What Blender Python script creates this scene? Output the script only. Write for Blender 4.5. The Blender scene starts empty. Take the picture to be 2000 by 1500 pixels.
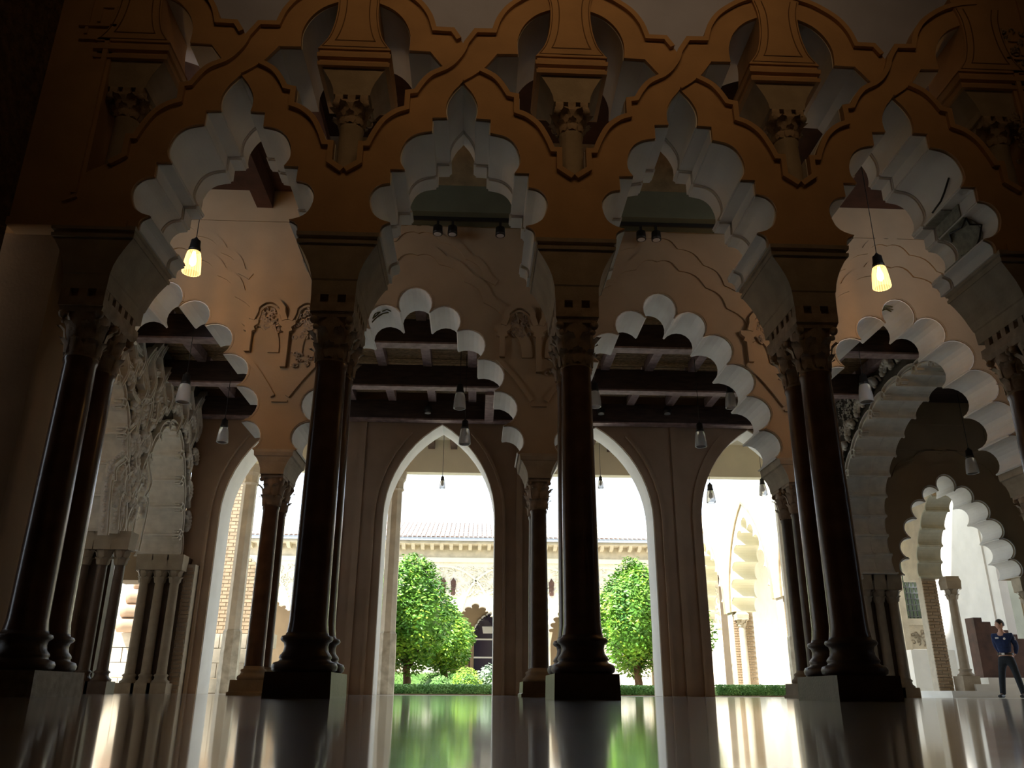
import bpy, math, random
from mathutils import Vector, Matrix
import bmesh
random.seed(7)
SC = bpy.context.scene
COL = SC.collection
PI = math.pi

# ------------------------------------------------------------------ camera
F_PX, TH, YAW, ROLL = 1606.7, .3597, .0417, .0055
CAMP = Vector((1.3963, -7.0, .0464))
fw = Vector((math.sin(YAW)*math.cos(TH), math.cos(YAW)*math.cos(TH), math.sin(TH)))
rt = Vector((math.cos(YAW), -math.sin(YAW), 0)); up = rt.cross(fw)
r2 = rt*math.cos(ROLL)+up*math.sin(ROLL); u2 = -rt*math.sin(ROLL)+up*math.cos(ROLL)
cd = bpy.data.cameras.new('camera'); cam = bpy.data.objects.new('camera', cd); COL.objects.link(cam)
cd.sensor_fit = 'HORIZONTAL'; cd.sensor_width = 36; cd.lens = F_PX/2000*36; cd.clip_start = .01; cd.clip_end = 300
cam.matrix_world = Matrix(((r2.x, u2.x, -fw.x, CAMP.x), (r2.y, u2.y, -fw.y, CAMP.y), (r2.z, u2.z, -fw.z, CAMP.z), (0, 0, 0, 1)))
SC.camera = cam

# ------------------------------------------------------------------ light
W = bpy.data.worlds.new('sky'); SC.world = W; W.use_nodes = True
wn = W.node_tree.nodes; wl = W.node_tree.links; wn.clear()
wo = wn.new('ShaderNodeOutputWorld'); wb = wn.new('ShaderNodeBackground')
wb.inputs['Color'].default_value = (.77, .88, 1.0, 1); wb.inputs['Strength'].default_value = 2.0
wl.new(wb.outputs[0], wo.inputs[0])
def lamp(kind, name, loc, energy, color, rot=None, size=.1, sizey=None):
    l = bpy.data.lights.new(name, kind); l.energy = energy; l.color = color
    if kind == 'AREA':
        l.shape = 'RECTANGLE'; l.size = size; l.size_y = sizey or size
    elif kind == 'SUN': l.angle = math.radians(2)
    else: l.shadow_soft_size = size
    o = bpy.data.objects.new(name, l); COL.objects.link(o); o.location = loc
    if rot is not None: o.rotation_euler = rot
    return o
sun = lamp('SUN', 'sun', (0, 0, 30), 12, (1, .96, .88))
sun.rotation_euler = Vector((.62, .38, -1.0)).to_track_quat('-Z', 'Y').to_euler()
# warm lamps high in the hall behind the visitor
hl = lamp('AREA', 'hall_lamp', (2.3, -5.2, 9.0), 10.5, (1, .60, .27), size=6, sizey=.8)
hl.data.spread = math.radians(80)
hl.rotation_euler = (Vector((2.3, 0, 7.2))-Vector((2.3, -5.2, 9.0))).to_track_quat('-Z', 'Y').to_euler()
SC.view_settings.view_transform = 'Standard'; SC.view_settings.look = 'None'
SC.view_settings.gamma = 1; SC.view_settings.use_curve_mapping = False
SC.view_settings.exposure = 0.38
SC.cycles.use_denoising = True
SC.cycles.max_bounces = 14; SC.cycles.diffuse_bounces = 9; SC.cycles.glossy_bounces = 5
SC.cycles.transmission_bounces = 8; SC.cycles.transparent_max_bounces = 12
SC.cycles.sample_clamp_indirect = 6; SC.cycles.caustics_reflective = False; SC.cycles.caustics_refractive = False

# ------------------------------------------------------------------ materials
MATS = {}
def mat(name, col, rough=.7, var=.12, scale=4, bump=.15, bscale=None, spec=.4, col2=None, kind='noise', metallic=0, stretch=(1, 1, 1), detail=6, dist=.01):
    m = bpy.data.materials.new(name); m.use_nodes = True; MATS[name] = m
    n = m.node_tree.nodes; l = m.node_tree.links; b = n['Principled BSDF']
    b.inputs['Roughness'].default_value = rough; b.inputs['Metallic'].default_value = metallic
    b.inputs['Specular IOR Level'].default_value = spec
    tc = n.new('ShaderNodeTexCoord'); mp = n.new('ShaderNodeMapping'); mp.inputs['Scale'].default_value = stretch
    l.new(tc.outputs['Object'], mp.inputs['Vector'])
    t = n.new('ShaderNodeTexNoise'); t.inputs['Scale'].default_value = scale; t.inputs['Detail'].default_value = detail
    l.new(mp.outputs[0], t.inputs['Vector'])
    cr = n.new('ShaderNodeValToRGB'); cr.color_ramp.elements[0].position = .3; cr.color_ramp.elements[1].position = .7
    a = col2 or tuple(c*(1-var*2) for c in col)
    cr.color_ramp.elements[0].color = (*a, 1); cr.color_ramp.elements[1].color = (*col, 1)
    l.new(t.outputs['Fac'], cr.inputs[0]); l.new(cr.outputs[0], b.inputs['Base Color'])
    if bump:
        t2 = n.new('ShaderNodeTexNoise'); t2.inputs['Scale'].default_value = bscale or scale*8; t2.inputs['Detail'].default_value = 5
        l.new(mp.outputs[0], t2.inputs['Vector'])
        bp = n.new('ShaderNodeBump'); bp.inputs['Strength'].default_value = bump; bp.inputs['Distance'].default_value = dist
        l.new(t2.outputs['Fac'], bp.inputs['Height']); l.new(bp.outputs[0], b.inputs['Normal'])
    return m
M_tan = mat('ochre_plaster', (.56, .35, .18), .8, .10, 2.2, .25, 30)
M_tan2 = mat('beige_plaster', (.43, .315, .195), .8, .08, 1.6, .2, 30)
M_white = mat('white_plaster', (.87, .86, .84), .75, .05, 2.5, .15, 25)
M_lining = mat('pale_lining_plaster', (.62, .61, .60), .8, .06, 3, .15, 25)
M_patch = mat('bare_stone_patch', (.42, .42, .36), .9, .35, 14, .8, 50, col2=(.25, .26, .22))
M_ivdark = mat('shade_painted_stucco', (.12, .105, .085), .85, .2, 4, .4, 30)  # ground behind the carving, shade of the deep relief put into its colour
M_ivory = mat('ivory_carving', (.80, .76, .69), .7, .10, 6, .3, 40)
M_cream = mat('cream_plaster', (.88, .84, .67), .8, .05, 1.5, .1, 20)
M_grey = mat('grey_recess_plaster', (.50, .56, .80), .85, .06, 2, .2, 20)
M_imp = mat('impost_stone', (.43, .36, .27), .8, .12, 5, .4, 40)
M_cap = mat('carved_stone', (.48, .37, .27), .75, .2, 9, .5, 60)
M_shaft = mat('dark_marble', (.20, .115, .08), .22, .25, 4, .06, 60, spec=.6)
M_base = mat('dark_base_stone', (.13, .09, .065), .38, .2, 6, .25, 50, spec=.45)
M_plinthlit = mat('lit_speckled_plinth_stone', (.42, .34, .25), .6, .25, 12, .3, 60)  # speckled stone, lightened so the light on the left plinth is in the colour
M_red = mat('pink_brown_plaster', (.48, .335, .225), .75, .10, 1.5, .2, 30)
M_wood = mat('dark_timber', (.085, .055, .048), .65, .3, 3, .4, 30, stretch=(1, 6, 6))
M_woodp = mat('pinkish_timber', (.46, .33, .32), .65, .25, 4, .4, 30, stretch=(2, 2, 2))
M_woodr = mat('red_brown_timber', (.10, .045, .03), .6, .25, 4, .4, 30)
M_reed = mat('reed', (.90, .68, .42), .7, .35, 14, .2, 60, stretch=(1, 8, 8))
M_steel = mat('painted_steel', (.16, .17, .11), .5, .1, 3, .05, 30)
M_brick = mat('pale_brick', (.55, .41, .27), .85, .2, 3, .5, 60)
M_mortar = mat('mortar', (.62, .55, .44), .9, .1, 8, .4, 60)
M_stone = mat('pale_limestone', (.66, .58, .45), .8, .15, 3, .5, 25)
M_oldstone = mat('worn_marble', (.62, .55, .42), .6, .3, 5, .5, 18, col2=(.33, .28, .2))
M_leaf = mat('orange_tree_leaf', (.20, .42, .035), .42, .0, 1.3, 0, spec=.4, col2=(.045, .17, .03))
M_leafl = mat('young_leaf', (.42, .62, .06), .45, .0, 1.6, 0, spec=.4, col2=(.17, .36, .03))
M_hedge = mat('hedge_leaf', (.26, .46, .13), .5, .0, 2, 0, col2=(.10, .26, .06))
M_sage = mat('sage_leaf', (.38, .48, .36), .6, .0, 3, 0, col2=(.2, .3, .18))
M_bark = mat('bark', (.14, .09, .06), .9, .2, 8, .6, 30)
M_soil = mat('soil', (.3, .22, .13), .95, .2, 4, .5, 30)
M_pave = mat('court_paving', (.66, .64, .58), .7, .08, 1.5, .2, 10)
M_tile = mat('roof_clay', (.76, .66, .60), .8, .2, 5, .3, 30)
M_black = mat('black_metal', (.02, .02, .02), .45, .1, 5, 0)
M_iron = mat('grille_iron', (.10, .11, .12), .5, .1, 5, 0)
M_dglass = mat('dark_door_glass', (.03, .025, .05), .08, .1, 1, 0, spec=.7)
M_rough = mat('rough_carved_wall', (.30, .20, .12), .9, .3, 9, 1.0, 26, dist=.05)
M_carve = mat('pierced_stucco', (.80, .74, .66), .8, .02, 3, 1.0, 5, dist=.08)
M_navy = mat('navy_cloth', (.012, .03, .11), .85, .2, 20, .3, 60)
M_trs = mat('dark_trouser_cloth', (.018, .024, .035), .85, .2, 20, .3, 60)
M_skin = mat('skin', (.62, .36, .27), .5, .05, 8, 0)
M_hair = mat('dark_hair', (.03, .02, .015), .6, .2, 40, .5, 80)
M_pale = mat('pale_print', (.75, .75, .75), .6, .05, 8, 0)
M_marb = mat('white_marble', (.78, .77, .74), .35, .06, 2, .05, 20)
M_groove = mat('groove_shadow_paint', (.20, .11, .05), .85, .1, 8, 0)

def floor_mat():
    m = bpy.data.materials.new('polished_marble'); m.use_nodes = True
    n = m.node_tree.nodes; l = m.node_tree.links; b = n['Principled BSDF']
    tc = n.new('ShaderNodeTexCoord'); mp = n.new('ShaderNodeMapping'); mp.inputs['Scale'].default_value = (1, 1, 1)
    l.new(tc.outputs['Object'], mp.inputs[0])
    t = n.new('ShaderNodeTexNoise'); t.inputs['Scale'].default_value = 5; t.inputs['Detail'].default_value = 8; t.inputs['Distortion'].default_value = 1.2
    l.new(mp.outputs[0], t.inputs[0])
    cr = n.new('ShaderNodeValToRGB'); cr.color_ramp.elements[0].position = .35; cr.color_ramp.elements[1].position = .68
    cr.color_ramp.elements[0].color = (.22, .27, .33, 1); cr.color_ramp.elements[1].color = (.36, .44, .52, 1)
    l.new(t.outputs[0], cr.inputs[0]); l.new(cr.outputs[0], b.inputs['Base Color'])
    r = n.new('ShaderNodeTexNoise'); r.inputs['Scale'].default_value = 9; r.inputs['Detail'].default_value = 6
    l.new(mp.outputs[0], r.inputs[0])
    mr = n.new('ShaderNodeMapRange'); mr.inputs['From Min'].default_value = .3; mr.inputs['From Max'].default_value = .7
    mr.inputs['To Min'].default_value = .30; mr.inputs['To Max'].default_value = .45
    b.inputs['Coat Weight'].default_value = 1.0; b.inputs['Coat Roughness'].default_value = .075; b.inputs['Coat IOR'].default_value = 1.7
    l.new(r.outputs[0], mr.inputs[0]); l.new(mr.outputs[0], b.inputs['Roughness'])
    b.inputs['IOR'].default_value = 1.6
    t2 = n.new('ShaderNodeTexNoise'); t2.inputs['Scale'].default_value = 35; t2.inputs['Detail'].default_value = 3
    l.new(mp.outputs[0], t2.inputs[0])
    bp = n.new('ShaderNodeBump'); bp.inputs['Strength'].default_value = .03; bp.inputs['Distance'].default_value = .001
    l.new(t2.outputs[0], bp.inputs['Height']); l.new(bp.outputs[0], b.inputs['Normal'])
    return m
M_floor = floor_mat()
def emit_mat(name, col, s):
    m = bpy.data.materials.new(name); m.use_nodes = True
    b = m.node_tree.nodes['Principled BSDF']; b.inputs['Emission Color'].default_value = (*col, 1); b.inputs['Emission Strength'].default_value = s
    b.inputs['Base Color'].default_value = (*col, 1)
    return m
M_fil = emit_mat('glowing_filament', (1, .72, .32), 60)
def glass_mat():
    m = bpy.data.materials.new('ribbed_glass'); m.use_nodes = True
    n = m.node_tree.nodes; l = m.node_tree.links; b = n['Principled BSDF']
    b.inputs['Base Color'].default_value = (.93, .95, .96, 1); b.inputs['Roughness'].default_value = .25; b.inputs['IOR'].default_value = 1.3
    b.inputs['Transmission Weight'].default_value = .5
    return m
M_glass = glass_mat()
def lit_glass():
    m = bpy.data.materials.new('lit_glass'); m.use_nodes = True
    b = m.node_tree.nodes['Principled BSDF']
    b.inputs['Base Color'].default_value = (1, .9, .7, 1); b.inputs['Roughness'].default_value = .35; b.inputs['Transmission Weight'].default_value = .8
    b.inputs['Emission Color'].default_value = (1, .70, .28, 1); b.inputs['Emission Strength'].default_value = .55
    return m
M_lglass = lit_glass()

# ------------------------------------------------------------------ mesh helpers
class MB:
    def __init__(s): s.v = []; s.f = []; s.sm = []
    def add(s, vs, fs, smooth=False):
        b = len(s.v); s.v += [tuple(v) for v in vs]; s.f += [tuple(b+i for i in f) for f in fs]; s.sm += [smooth]*len(fs)
    def box(s, x0, x1, y0, y1, z0, z1):
        s.loft([(z0, x0, x1, y0, y1), (z1, x0, x1, y0, y1)])
    def loft(s, rows):
        vs = []; fs = []
        for (z, x0, x1, y0, y1) in rows: vs += [(x0, y0, z), (x1, y0, z), (x1, y1, z), (x0, y1, z)]
        n = len(rows)
        for i in range(n-1):
            for k in range(4):
                a = i*4+k; b = i*4+(k+1) % 4; fs.append((a, b, b+4, a+4))
        fs.append((3, 2, 1, 0)); t = (n-1)*4; fs.append((t, t+1, t+2, t+3))
        s.add(vs, fs)
    def lathe(s, prof, cx, cy, n=20, smooth=True, z0=0, sq=0):
        vs = []; fs = []
        for (r, z) in prof:
            for k in range(n):
                a = 2*PI*(k+.5)/n; vs.append((cx+r*math.cos(a), cy+r*math.sin(a), z0+z))
        m = len(prof)
        for i in range(m-1):
            for k in range(n):
                k2 = (k+1) % n; fs.append((i*n+k, i*n+k2, (i+1)*n+k2, (i+1)*n+k))
        s.add(vs, fs, smooth)
        s.add([vs[k] for k in range(n)], [tuple(reversed(range(n)))]); s.add([vs[(m-1)*n+k] for k in range(n)], [tuple(range(n))])
    def prism(s, pts, d0, d1, fr):
        n = len(pts)
        vs = [fr(u, z, d0) for u, z in pts]+[fr(u, z, d1) for u, z in pts]
        fs = [tuple(range(n)), tuple(range(2*n-1, n-1, -1))]
        fs += [(i, i+n, (i+1) % n+n, (i+1) % n) for i in range(n)]
        s.add(vs, fs)
    def strip(s, pts, w, d0, d1, fr, w0=0.0, smooth=False, taper=None):
        a = offset(pts, w0); b = offset(pts, w); n = len(pts)
        vs = [fr(u, z, d0) for u, z in a]+[fr(u, z, d0) for u, z in b]+[fr(u, z, d1) for u, z in b]+[fr(u, z, d1) for u, z in a]
        fs = []
        for i in range(n-1):
            for k in range(4):
                k2 = (k+1) % 4; fs.append((k*n+i, k*n+i+1, k2*n+i+1, k2*n+i))
        fs += [(0, n, 2*n, 3*n), (4*n-1, 3*n-1, 2*n-1, n-1)]
        s.add(vs, fs, smooth)
    def tube(s, pts, r, n=6, smooth=True):
        vs = []; fs = []; P = [Vector(p) for p in pts]; m = len(P)
        ref = Vector((.31, .22, .92))
        for i, p in enumerate(P):
            t = (P[min(i+1, m-1)]-P[max(i-1, 0)]).normalized()
            if abs(t.dot(ref)) > .95: ref = Vector((1, 0, 0))
            a = t.cross(ref).normalized(); b = t.cross(a); rr = r[i] if isinstance(r, (list, tuple)) else r
            for k in range(n): vs.append(p+a*rr*math.cos(2*PI*k/n)+b*rr*math.sin(2*PI*k/n))
        for i in range(m-1):
            for k in range(n): fs.append((i*n+k, i*n+(k+1) % n, (i+1)*n+(k+1) % n, (i+1)*n+k))
        fs.append(tuple(reversed(range(n)))); fs.append(tuple((m-1)*n+k for k in range(n)))
        s.add(vs, fs, smooth)
    def ball(s, c, rx, ry=None, rz=None, n=8, m=6, rot=None):
        ry = ry or rx; rz = rz or rx; vs = []; fs = []
        for i in range(m+1):
            th = PI*i/m
            for k in range(n):
                ph = 2*PI*k/n; v = Vector((rx*math.sin(th)*math.cos(ph), ry*math.sin(th)*math.sin(ph), rz*math.cos(th)))
                if rot: v = rot @ v
                vs.append(Vector(c)+v)
        for i in range(m):
            for k in range(n): fs.append((i*n+k, (i+1)*n+k, (i+1)*n+(k+1) % n, i*n+(k+1) % n))
        s.add(vs, fs, True)
    def build(s, name, m, parent=None, loc=None, fix=True):
        me = bpy.data.meshes.new(name); me.from_pydata(s.v, [], s.f)
        me.polygons.foreach_set('use_smooth', s.sm)
        if fix:
            bm = bmesh.new(); bm.from_mesh(me); bmesh.ops.remove_doubles(bm, verts=bm.verts, dist=1e-5) if False else None
            bmesh.ops.recalc_face_normals(bm, faces=bm.faces); bm.to_mesh(me); bm.free()
        me.materials.append(m); me.update()
        o = bpy.data.objects.new(name, me); COL.objects.link(o)
        if parent is not None: o.parent = parent
        if loc: o.location = loc
        return o
def offset(pts, w):
    if w == 0: return list(pts)
    out = []; n = len(pts)
    for i, p in enumerate(pts):
        def nrm(a, b):
            dx, dz = b[0]-a[0], b[1]-a[1]; L = math.hypot(dx, dz) or 1e-9; return (dz/L, -dx/L)
        if i == 0: nx, nz = nrm(pts[0], pts[1])
        elif i == n-1: nx, nz = nrm(pts[-2], pts[-1])
        else:
            a = nrm(pts[i-1], p); b = nrm(p, pts[i+1]); nx, nz = a[0]+b[0], a[1]+b[1]
            L = math.hypot(nx, nz)
            if L < .2: nx, nz = a
            else:
                nx /= L; nz /= L; c = nx*a[0]+nz*a[1]; k = 1/max(c, .6); nx *= k; nz *= k
        out.append((p[0]+nx*w, p[1]+nz*w))
    return out
def crom(pts, n=4):
    P = [pts[0]]+list(pts)+[pts[-1]]; out = []
    for i in range(1, len(P)-2):
        p0, p1, p2, p3 = P[i-1:i+3]
        for k in range(n):
            t = k/n
            out.append(tuple(.5*(2*b+(c-a)*t+(2*a-5*b+4*c-d)*t*t+(3*b-a-3*c+d)*t**3) for a, b, c, d in zip(p0, p1, p2, p3)))
    out.append(tuple(pts[-1])); return out
def mir(pts): return [(-u, z) for u, z in reversed(pts)]
def FY(x0, y0=0): return lambda u, z, d: (x0+u, y0+d, z)
def FX(x0, s): return lambda u, z, d: (x0+s*d, u, z)
def tag(o, label=None, cat=None, group=None, kind=None):
    if label: o['label'] = label
    if cat: o['category'] = cat
    if group: o['group'] = group
    if kind: o['kind'] = kind
    return o
def empty(name, loc=(0, 0, 0), label=None, cat=None, group=None, rz=0):
    o = bpy.data.objects.new(name, None); COL.objects.link(o); o.location = loc; o.rotation_euler = (0, 0, rz); o.empty_display_size = .2
    return tag(o, label, cat, group)
def copy_tree(o, parent=None):
    c = o.copy(); COL.objects.link(c); c.parent = parent
    for ch in list(o.children): copy_tree(ch, c)
    return c
def struct(name, mb, m, parent=None):
    o = mb.build(name, m, parent); o['kind'] = 'structure'; return o

# ================================================================== SETTING
S = 2.3057
def box(name, m, *a, parent=None):
    b = MB(); b.box(*a); return struct(name, b, m, parent)
# floor of polished marble slabs
fl = MB(); fl.box(-12, 20, -9, 12.4, -.3, -.001)
floor = struct('floor', fl, M_mortar)
sl = MB(); sl.box(0, 2.4, 0, 2.4, -.03, 0)
first = None
for i in range(-3, 6):
    for j in range(-1, 8):
        if first is None:
            o = sl.build('marble_slab', M_floor, floor); first = o
        else:
            o = first.copy(); COL.objects.link(o); o.parent = floor
        o.location = (1.37+2.4*i-.4*0, -9+2.4*j+.15, 0) if True else None
box('floor_edge_strip', M_marb, -13, 20, 12.4, 15.6, -.3, -.005)
box('court_ground', M_pave, -30, 40, 15.6, 60, -.35, -.02)

# hall shell (behind and beside the visitor)
box('wall_left', M_rough, -3.6, -3.13, -9, 0, 0, 10)
box('wall_right', M_rough, 7.9, 8.4, -9, 0, 0, 10)
box('wall_back', M_tan, -3.6, 8.4, -9.4, -9, 0, 10)
box('ceiling', M_wood, -3.6, 8.4, -9.4, 1.3, 10, 10.3)
# arcade wall above the interlaced arches and its flanks
box('wall_front_upper', M_tan, -3.6, 8.4, .0, 1.2, 7.75, 10)
box('wall_front_left_pier', M_tan, -6.2, -2.68, .16, 1.2, 0, 4.2)
box('wall_front_right_pier', M_tan, 7.3, 11, .16, 1.2, 0, 4.2)
# portico bay between the two arcades: side walls and dark ceiling
box('wall_portico_left', M_tan2, -6.2, -5.6, 1.2, 5.0, 0, 9.2)
box('wall_portico_right', M_tan2, 10.4, 11, 1.2, 5.0, 0, 9.2)
box('ceiling_portico', M_woodr, -6.2, 11, .9, 5.9, 9.1, 9.4)
box('ceiling_portico_left', M_woodr, -6.2, -1.0, 1.25, 5.0, 7.95, 8.1)
box('ceiling_portico_right', M_woodr, 5.6, 11, 1.25, 5.0, 7.95, 8.1)
box('wall_portico_upper', mat('yellow_brickwork', (.50, .34, .16), .85, .2, 5, .6, 22), -1.0, 5.6, 5.0, 5.85, 7.36, 9.1)
box('wall_portico_upper_left', M_tan2, -6.2, -1.0, 5.0, 5.85, 7.36, 9.1)
box('wall_portico_upper_right', M_tan2, 5.6, 11, 5.0, 5.85, 7.36, 9.1)
# roof that keeps the daylight out
box('ceiling_roof_slab', M_wood, -12, 20, -9.4, 15.5, 10.3, 10.5)
box('ceiling_porch_deck', M_wood, -12, 20, 5.85, 12.3, 6.75, 6.85)
box('wall_attic_court', M_cream, -12, 20, 12.1, 12.3, 6.85, 10.3)
box('wall_attic_left', M_tan, -12.2, -12, -9.4, 15.5, 6.75, 10.3)
box('wall_attic_right', M_tan, 20, 20.2, -9.4, 15.5, 6.75, 10.3)
box('wall_outer_left', M_white, -12.2, -12, 5, 12.3, 0, 6.8)
box('wall_room_left_back', M_white, -12, -6, 4.6, 5.0, 0, 6.8)
box('wall_room_right_back', M_white, 10.6, 20, 4.6, 5.0, 0, 6.8)
box('wall_outer_right', M_white, 20, 20.2, 5, 12.3, 0, 6.8)

# ================================================================== ARCADE 1 : interlaced mixtilinear arches
seg_i = [crom([(0, 6.07), (.045, 6.005), (.10, 5.93), (.155, 5.805), (.165, 5.69), (.15, 5.605)], 3),
         [(.15, 5.605), (.30, 5.597)], [(.30, 5.597), (.30, 5.43)],
         crom([(.30, 5.43), (.448, 5.395), (.548, 5.31), (.603, 5.17), (.602, 5.05), (.553, 4.957)], 4),
         [(.553, 4.957), (.697, 4.953)], [(.697, 4.953), (.692, 4.79)],
         crom([(.692, 4.79), (.795, 4.765), (.868, 4.68), (.882, 4.575), (.84, 4.443), (.76, 4.373), (.665, 4.342)], 4),
         crom([(.665, 4.342), (.735, 4.305), (.758, 4.25), (.755, 4.19)], 3)]
half_i = [seg_i[0][0]]
for s_ in seg_i: half_i += s_[1:]
INT = mir(half_i)[:-1]+half_i                        # left foot -> apex -> right foot, in bay coordinates
HB = S/2
OUTc = [(0, 4.93), (.122, 5.02), (.122, 5.25), (.178, 5.25)]+crom([(.20, 5.25), (.245, 5.37), (.335, 5.54), (.46, 5.655), (.56, 5.70)], 3)+[(.56, 5.90), (.655, 5.92)]+crom([(.655, 5.92), (.72, 6.04), (.81, 6.15), (.955, 6.235)], 3)[1:]
UPc = [(.955, 6.235), (.797, 6.453), (.572, 6.46)]+crom([(.572, 6.46), (.576, 6.66), (.51, 6.85), (.385, 7.0), (.218, 7.09), (0, 7.16)], 3)[1:]
EXc = crom([(0, 7.42), (.2, 7.39), (.4, 7.32), (.57, 7.21), (.705, 7.085), (.803, 6.92), (.852, 6.755)], 3)+[(1.045, 6.75), (1.1529, 6.565)]
def toL(pts): return [(-HB+u, z) for u, z in pts]    # distances from the left column axis
def toR(pts): return [(HB-u, z) for u, z in pts]
def right_bound(): return toR(OUTc)+toR(UPc)[1:]
body_r = right_bound()+toR(EXc)
body = INT+[(HB, 4.19)]+body_r+[(-u, z) for u, z in reversed(body_r)][1:]+[(-HB, 4.19)]
bay_names = {-1: ('mixtilinear arch at the left end, framing the lit left pendant', ),
             0: ('mixtilinear arch second from left, above the left orange trees', ),
             1: ('mixtilinear arch third from left, above the right orange tree', ),
             2: ('mixtilinear arch at the right end, with cracked repaired soffit', )}
def ridge(pts, w=.06): return pts
def make_bay(k):
    x0 = k*S+HB; fr = FY(x0); t = empty('interlaced_arch', (0, 0, 0), bay_names[k][0], 'arch', 'interlaced mixtilinear arches of the hall arcade')
    b = MB(); b.prism(body, 0, .74, fr); b.build('arch_face', M_tan, t)
    inn = offset(INT, .012); body2 = inn+[(HB, 4.19)]+body_r+[(-u, z) for u, z in reversed(body_r)][1:]+[(-HB, 4.19)]
    b = MB(); b.prism(body2, .78, 1.0, fr); b.build('rear_arch', M_white, t)
    b = MB(); b.prism(offset(INT, -.02)+[(HB, 4.3)]+[(HB, 4.9)]+toR([(.3, 5.6), (.7, 6.2), (.3, 7.3)])[:0]+[(-HB, 4.9), (-HB, 4.3)], .74, .78, fr)
    # soffit lobes, one piece each, left and right
    segs = [(s_, 'soffit_lobe' if len(s_) > 2 else 'soffit_step') for s_ in seg_i]
    for s_, nm in segs:
        for q in (s_, mir(s_)):
            b = MB(); b.strip(q, .012, .035, .765, fr, -.01); b.build(nm, M_white, t)
            qi = offset(q, .018); b = MB(); b.strip(qi, .010, .80, 1.005, fr, -.008); b.build(nm, M_white, t)
    # raised mouldings: over-band of this bay climbs left to right
    left = toL(OUTc)
    over = left+[(-.14, 6.29), (-.02, 6.47), (.0, 6.565)] + [(-u, z) for u, z in []]
    r1 = left+crom([(-.198, 6.235), (-.12, 6.31), (-.04, 6.44), (.0, 6.565)], 3)[1:]+toR(EXc)[::-1][1:]
    b = MB(); b.strip(r1, .055, -.045, .01, fr); b.build('raised_moulding', M_tan, t)
    r2_ = toR(OUTc); b = MB(); b.strip(r2_, -.055, -.045, .01, fr); b.build('raised_moulding', M_tan, t)
    r3 = toL(EXc)[:-1]; b = MB(); b.strip(r3+[(-.03, 6.62)], .055, -.045, .01, fr); b.build('raised_moulding', M_tan, t)
    # lower edge of the over-band at the crossing, and pale linings of the upper openings
    b = MB(); b.strip(crom([(.0, 6.075), (.09, 6.14), (.198, 6.235), (.27, 6.33), (.345, 6.445)], 3), .02, -.03, .01, fr); b.build('crossing_edge', M_tan, t)
    for q in (toR(OUTc), toR(UPc), toL(OUTc)[::-1], toL(UPc)[::-1]):
        b = MB(); b.strip(q, .008 if q[0][0] > 0 else .008, .04, 1.042, fr, -.010); b.build('opening_lining', M_lining, t)
    return t
for k in (-1, 0, 1, 2): make_bay(k)
t3 = bpy.data.objects['interlaced_arch.003']
fr = FY(2*S+HB)
for q, d0, d1 in ((seg_i[6], .30, .74), (seg_i[5], .30, .74), (seg_i[4], .42, .74)):
    b = MB(); b.strip(q, .026, d0, d1, fr, .010); o = b.build('bare_stone_patch', M_patch, t3)
def on_arc(pts, t_, off=.03):
    q = offset(pts, off); x_ = t_*(len(q)-1); i_ = min(int(x_), len(q)-2); f_ = x_-i_
    return (q[i_][0]+(q[i_+1][0]-q[i_][0])*f_, q[i_][1]+(q[i_+1][1]-q[i_][1])*f_)
lobeA, lobeB = seg_i[3], seg_i[6]
for path in (((lobeB, .05, .28), (lobeB, .2, .36), (lobeB, .35, .25), (lobeB, .55, .33), (lobeB, .8, .3), (lobeB, .97, .42)),
             ((lobeB, .05, .28), (lobeB, .12, .45), (lobeB, .05, .6), (lobeB, .2, .72)),
             ((lobeA, .55, .20), (lobeA, .7, .35), (lobeA, .82, .42), (lobeA, .97, .55))):
    pts = [fr(*on_arc(a_, t_), d_) for a_, t_, d_ in path]
    b = MB(); b.tube(crom(pts, 3) if False else pts, .011, 5); b.build('crack', M_black, t3)

# recessed spandrels between the upper arches
for k in (-1, 0, 1, 2):
    x0 = k*S+HB; b = MB(); b.prism(offset([(HB, 7.9)]+toR(EXc)[0:0]+toR(EXc)+[(-u, z) for u, z in reversed(toR(EXc))][1:]+[(-HB, 7.9)], 0), .12, .30, FY(x0))
    o = b.build('recessed_spandrel', M_grey); tag(o, ['plain grey recessed spandrel over the left end crossing', 'plain grey recessed spandrel over the second crossing from left', 'plain grey recessed spandrel over the third crossing from left', 'plain grey recessed spandrel over the right end crossing'][k+1], 'spandrel', 'grey spandrels above the interlaced arches')

def leaf_ring(b, cx, cy, z0, r0, r1, h, n, w, curl=.35, ph=0):
    for i in range(n):
        a = 2*PI*(i+ph)/n; ca, sa = math.cos(a), math.sin(a)
        rows = 5; vs = []; fs = []
        for j in range(rows+1):
            t = j/rows; rr = r0+(r1-r0)*t+(.035 if j == rows-1 else (.05 if j == rows else 0)); zz = z0+h*min(t, .92)-(h*.12 if j == rows else 0)
            ww = w*(.55+.75*math.sin(PI*min(t*.85+.12, 1)))*.5*(.45 if j == rows else 1)
            for s_, rr2 in ((-1, rr), (0, rr+.016), (1, rr)):
                vs.append((cx+ca*rr2-sa*ww*s_, cy+sa*rr2+ca*ww*s_, zz+(.01 if s_ == 0 else 0)))
        for j in range(rows):
            for q in range(2): a_ = j*3+q; fs.append((a_, a_+1, a_+4, a_+3))
        b.add(vs, fs, True)

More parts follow.
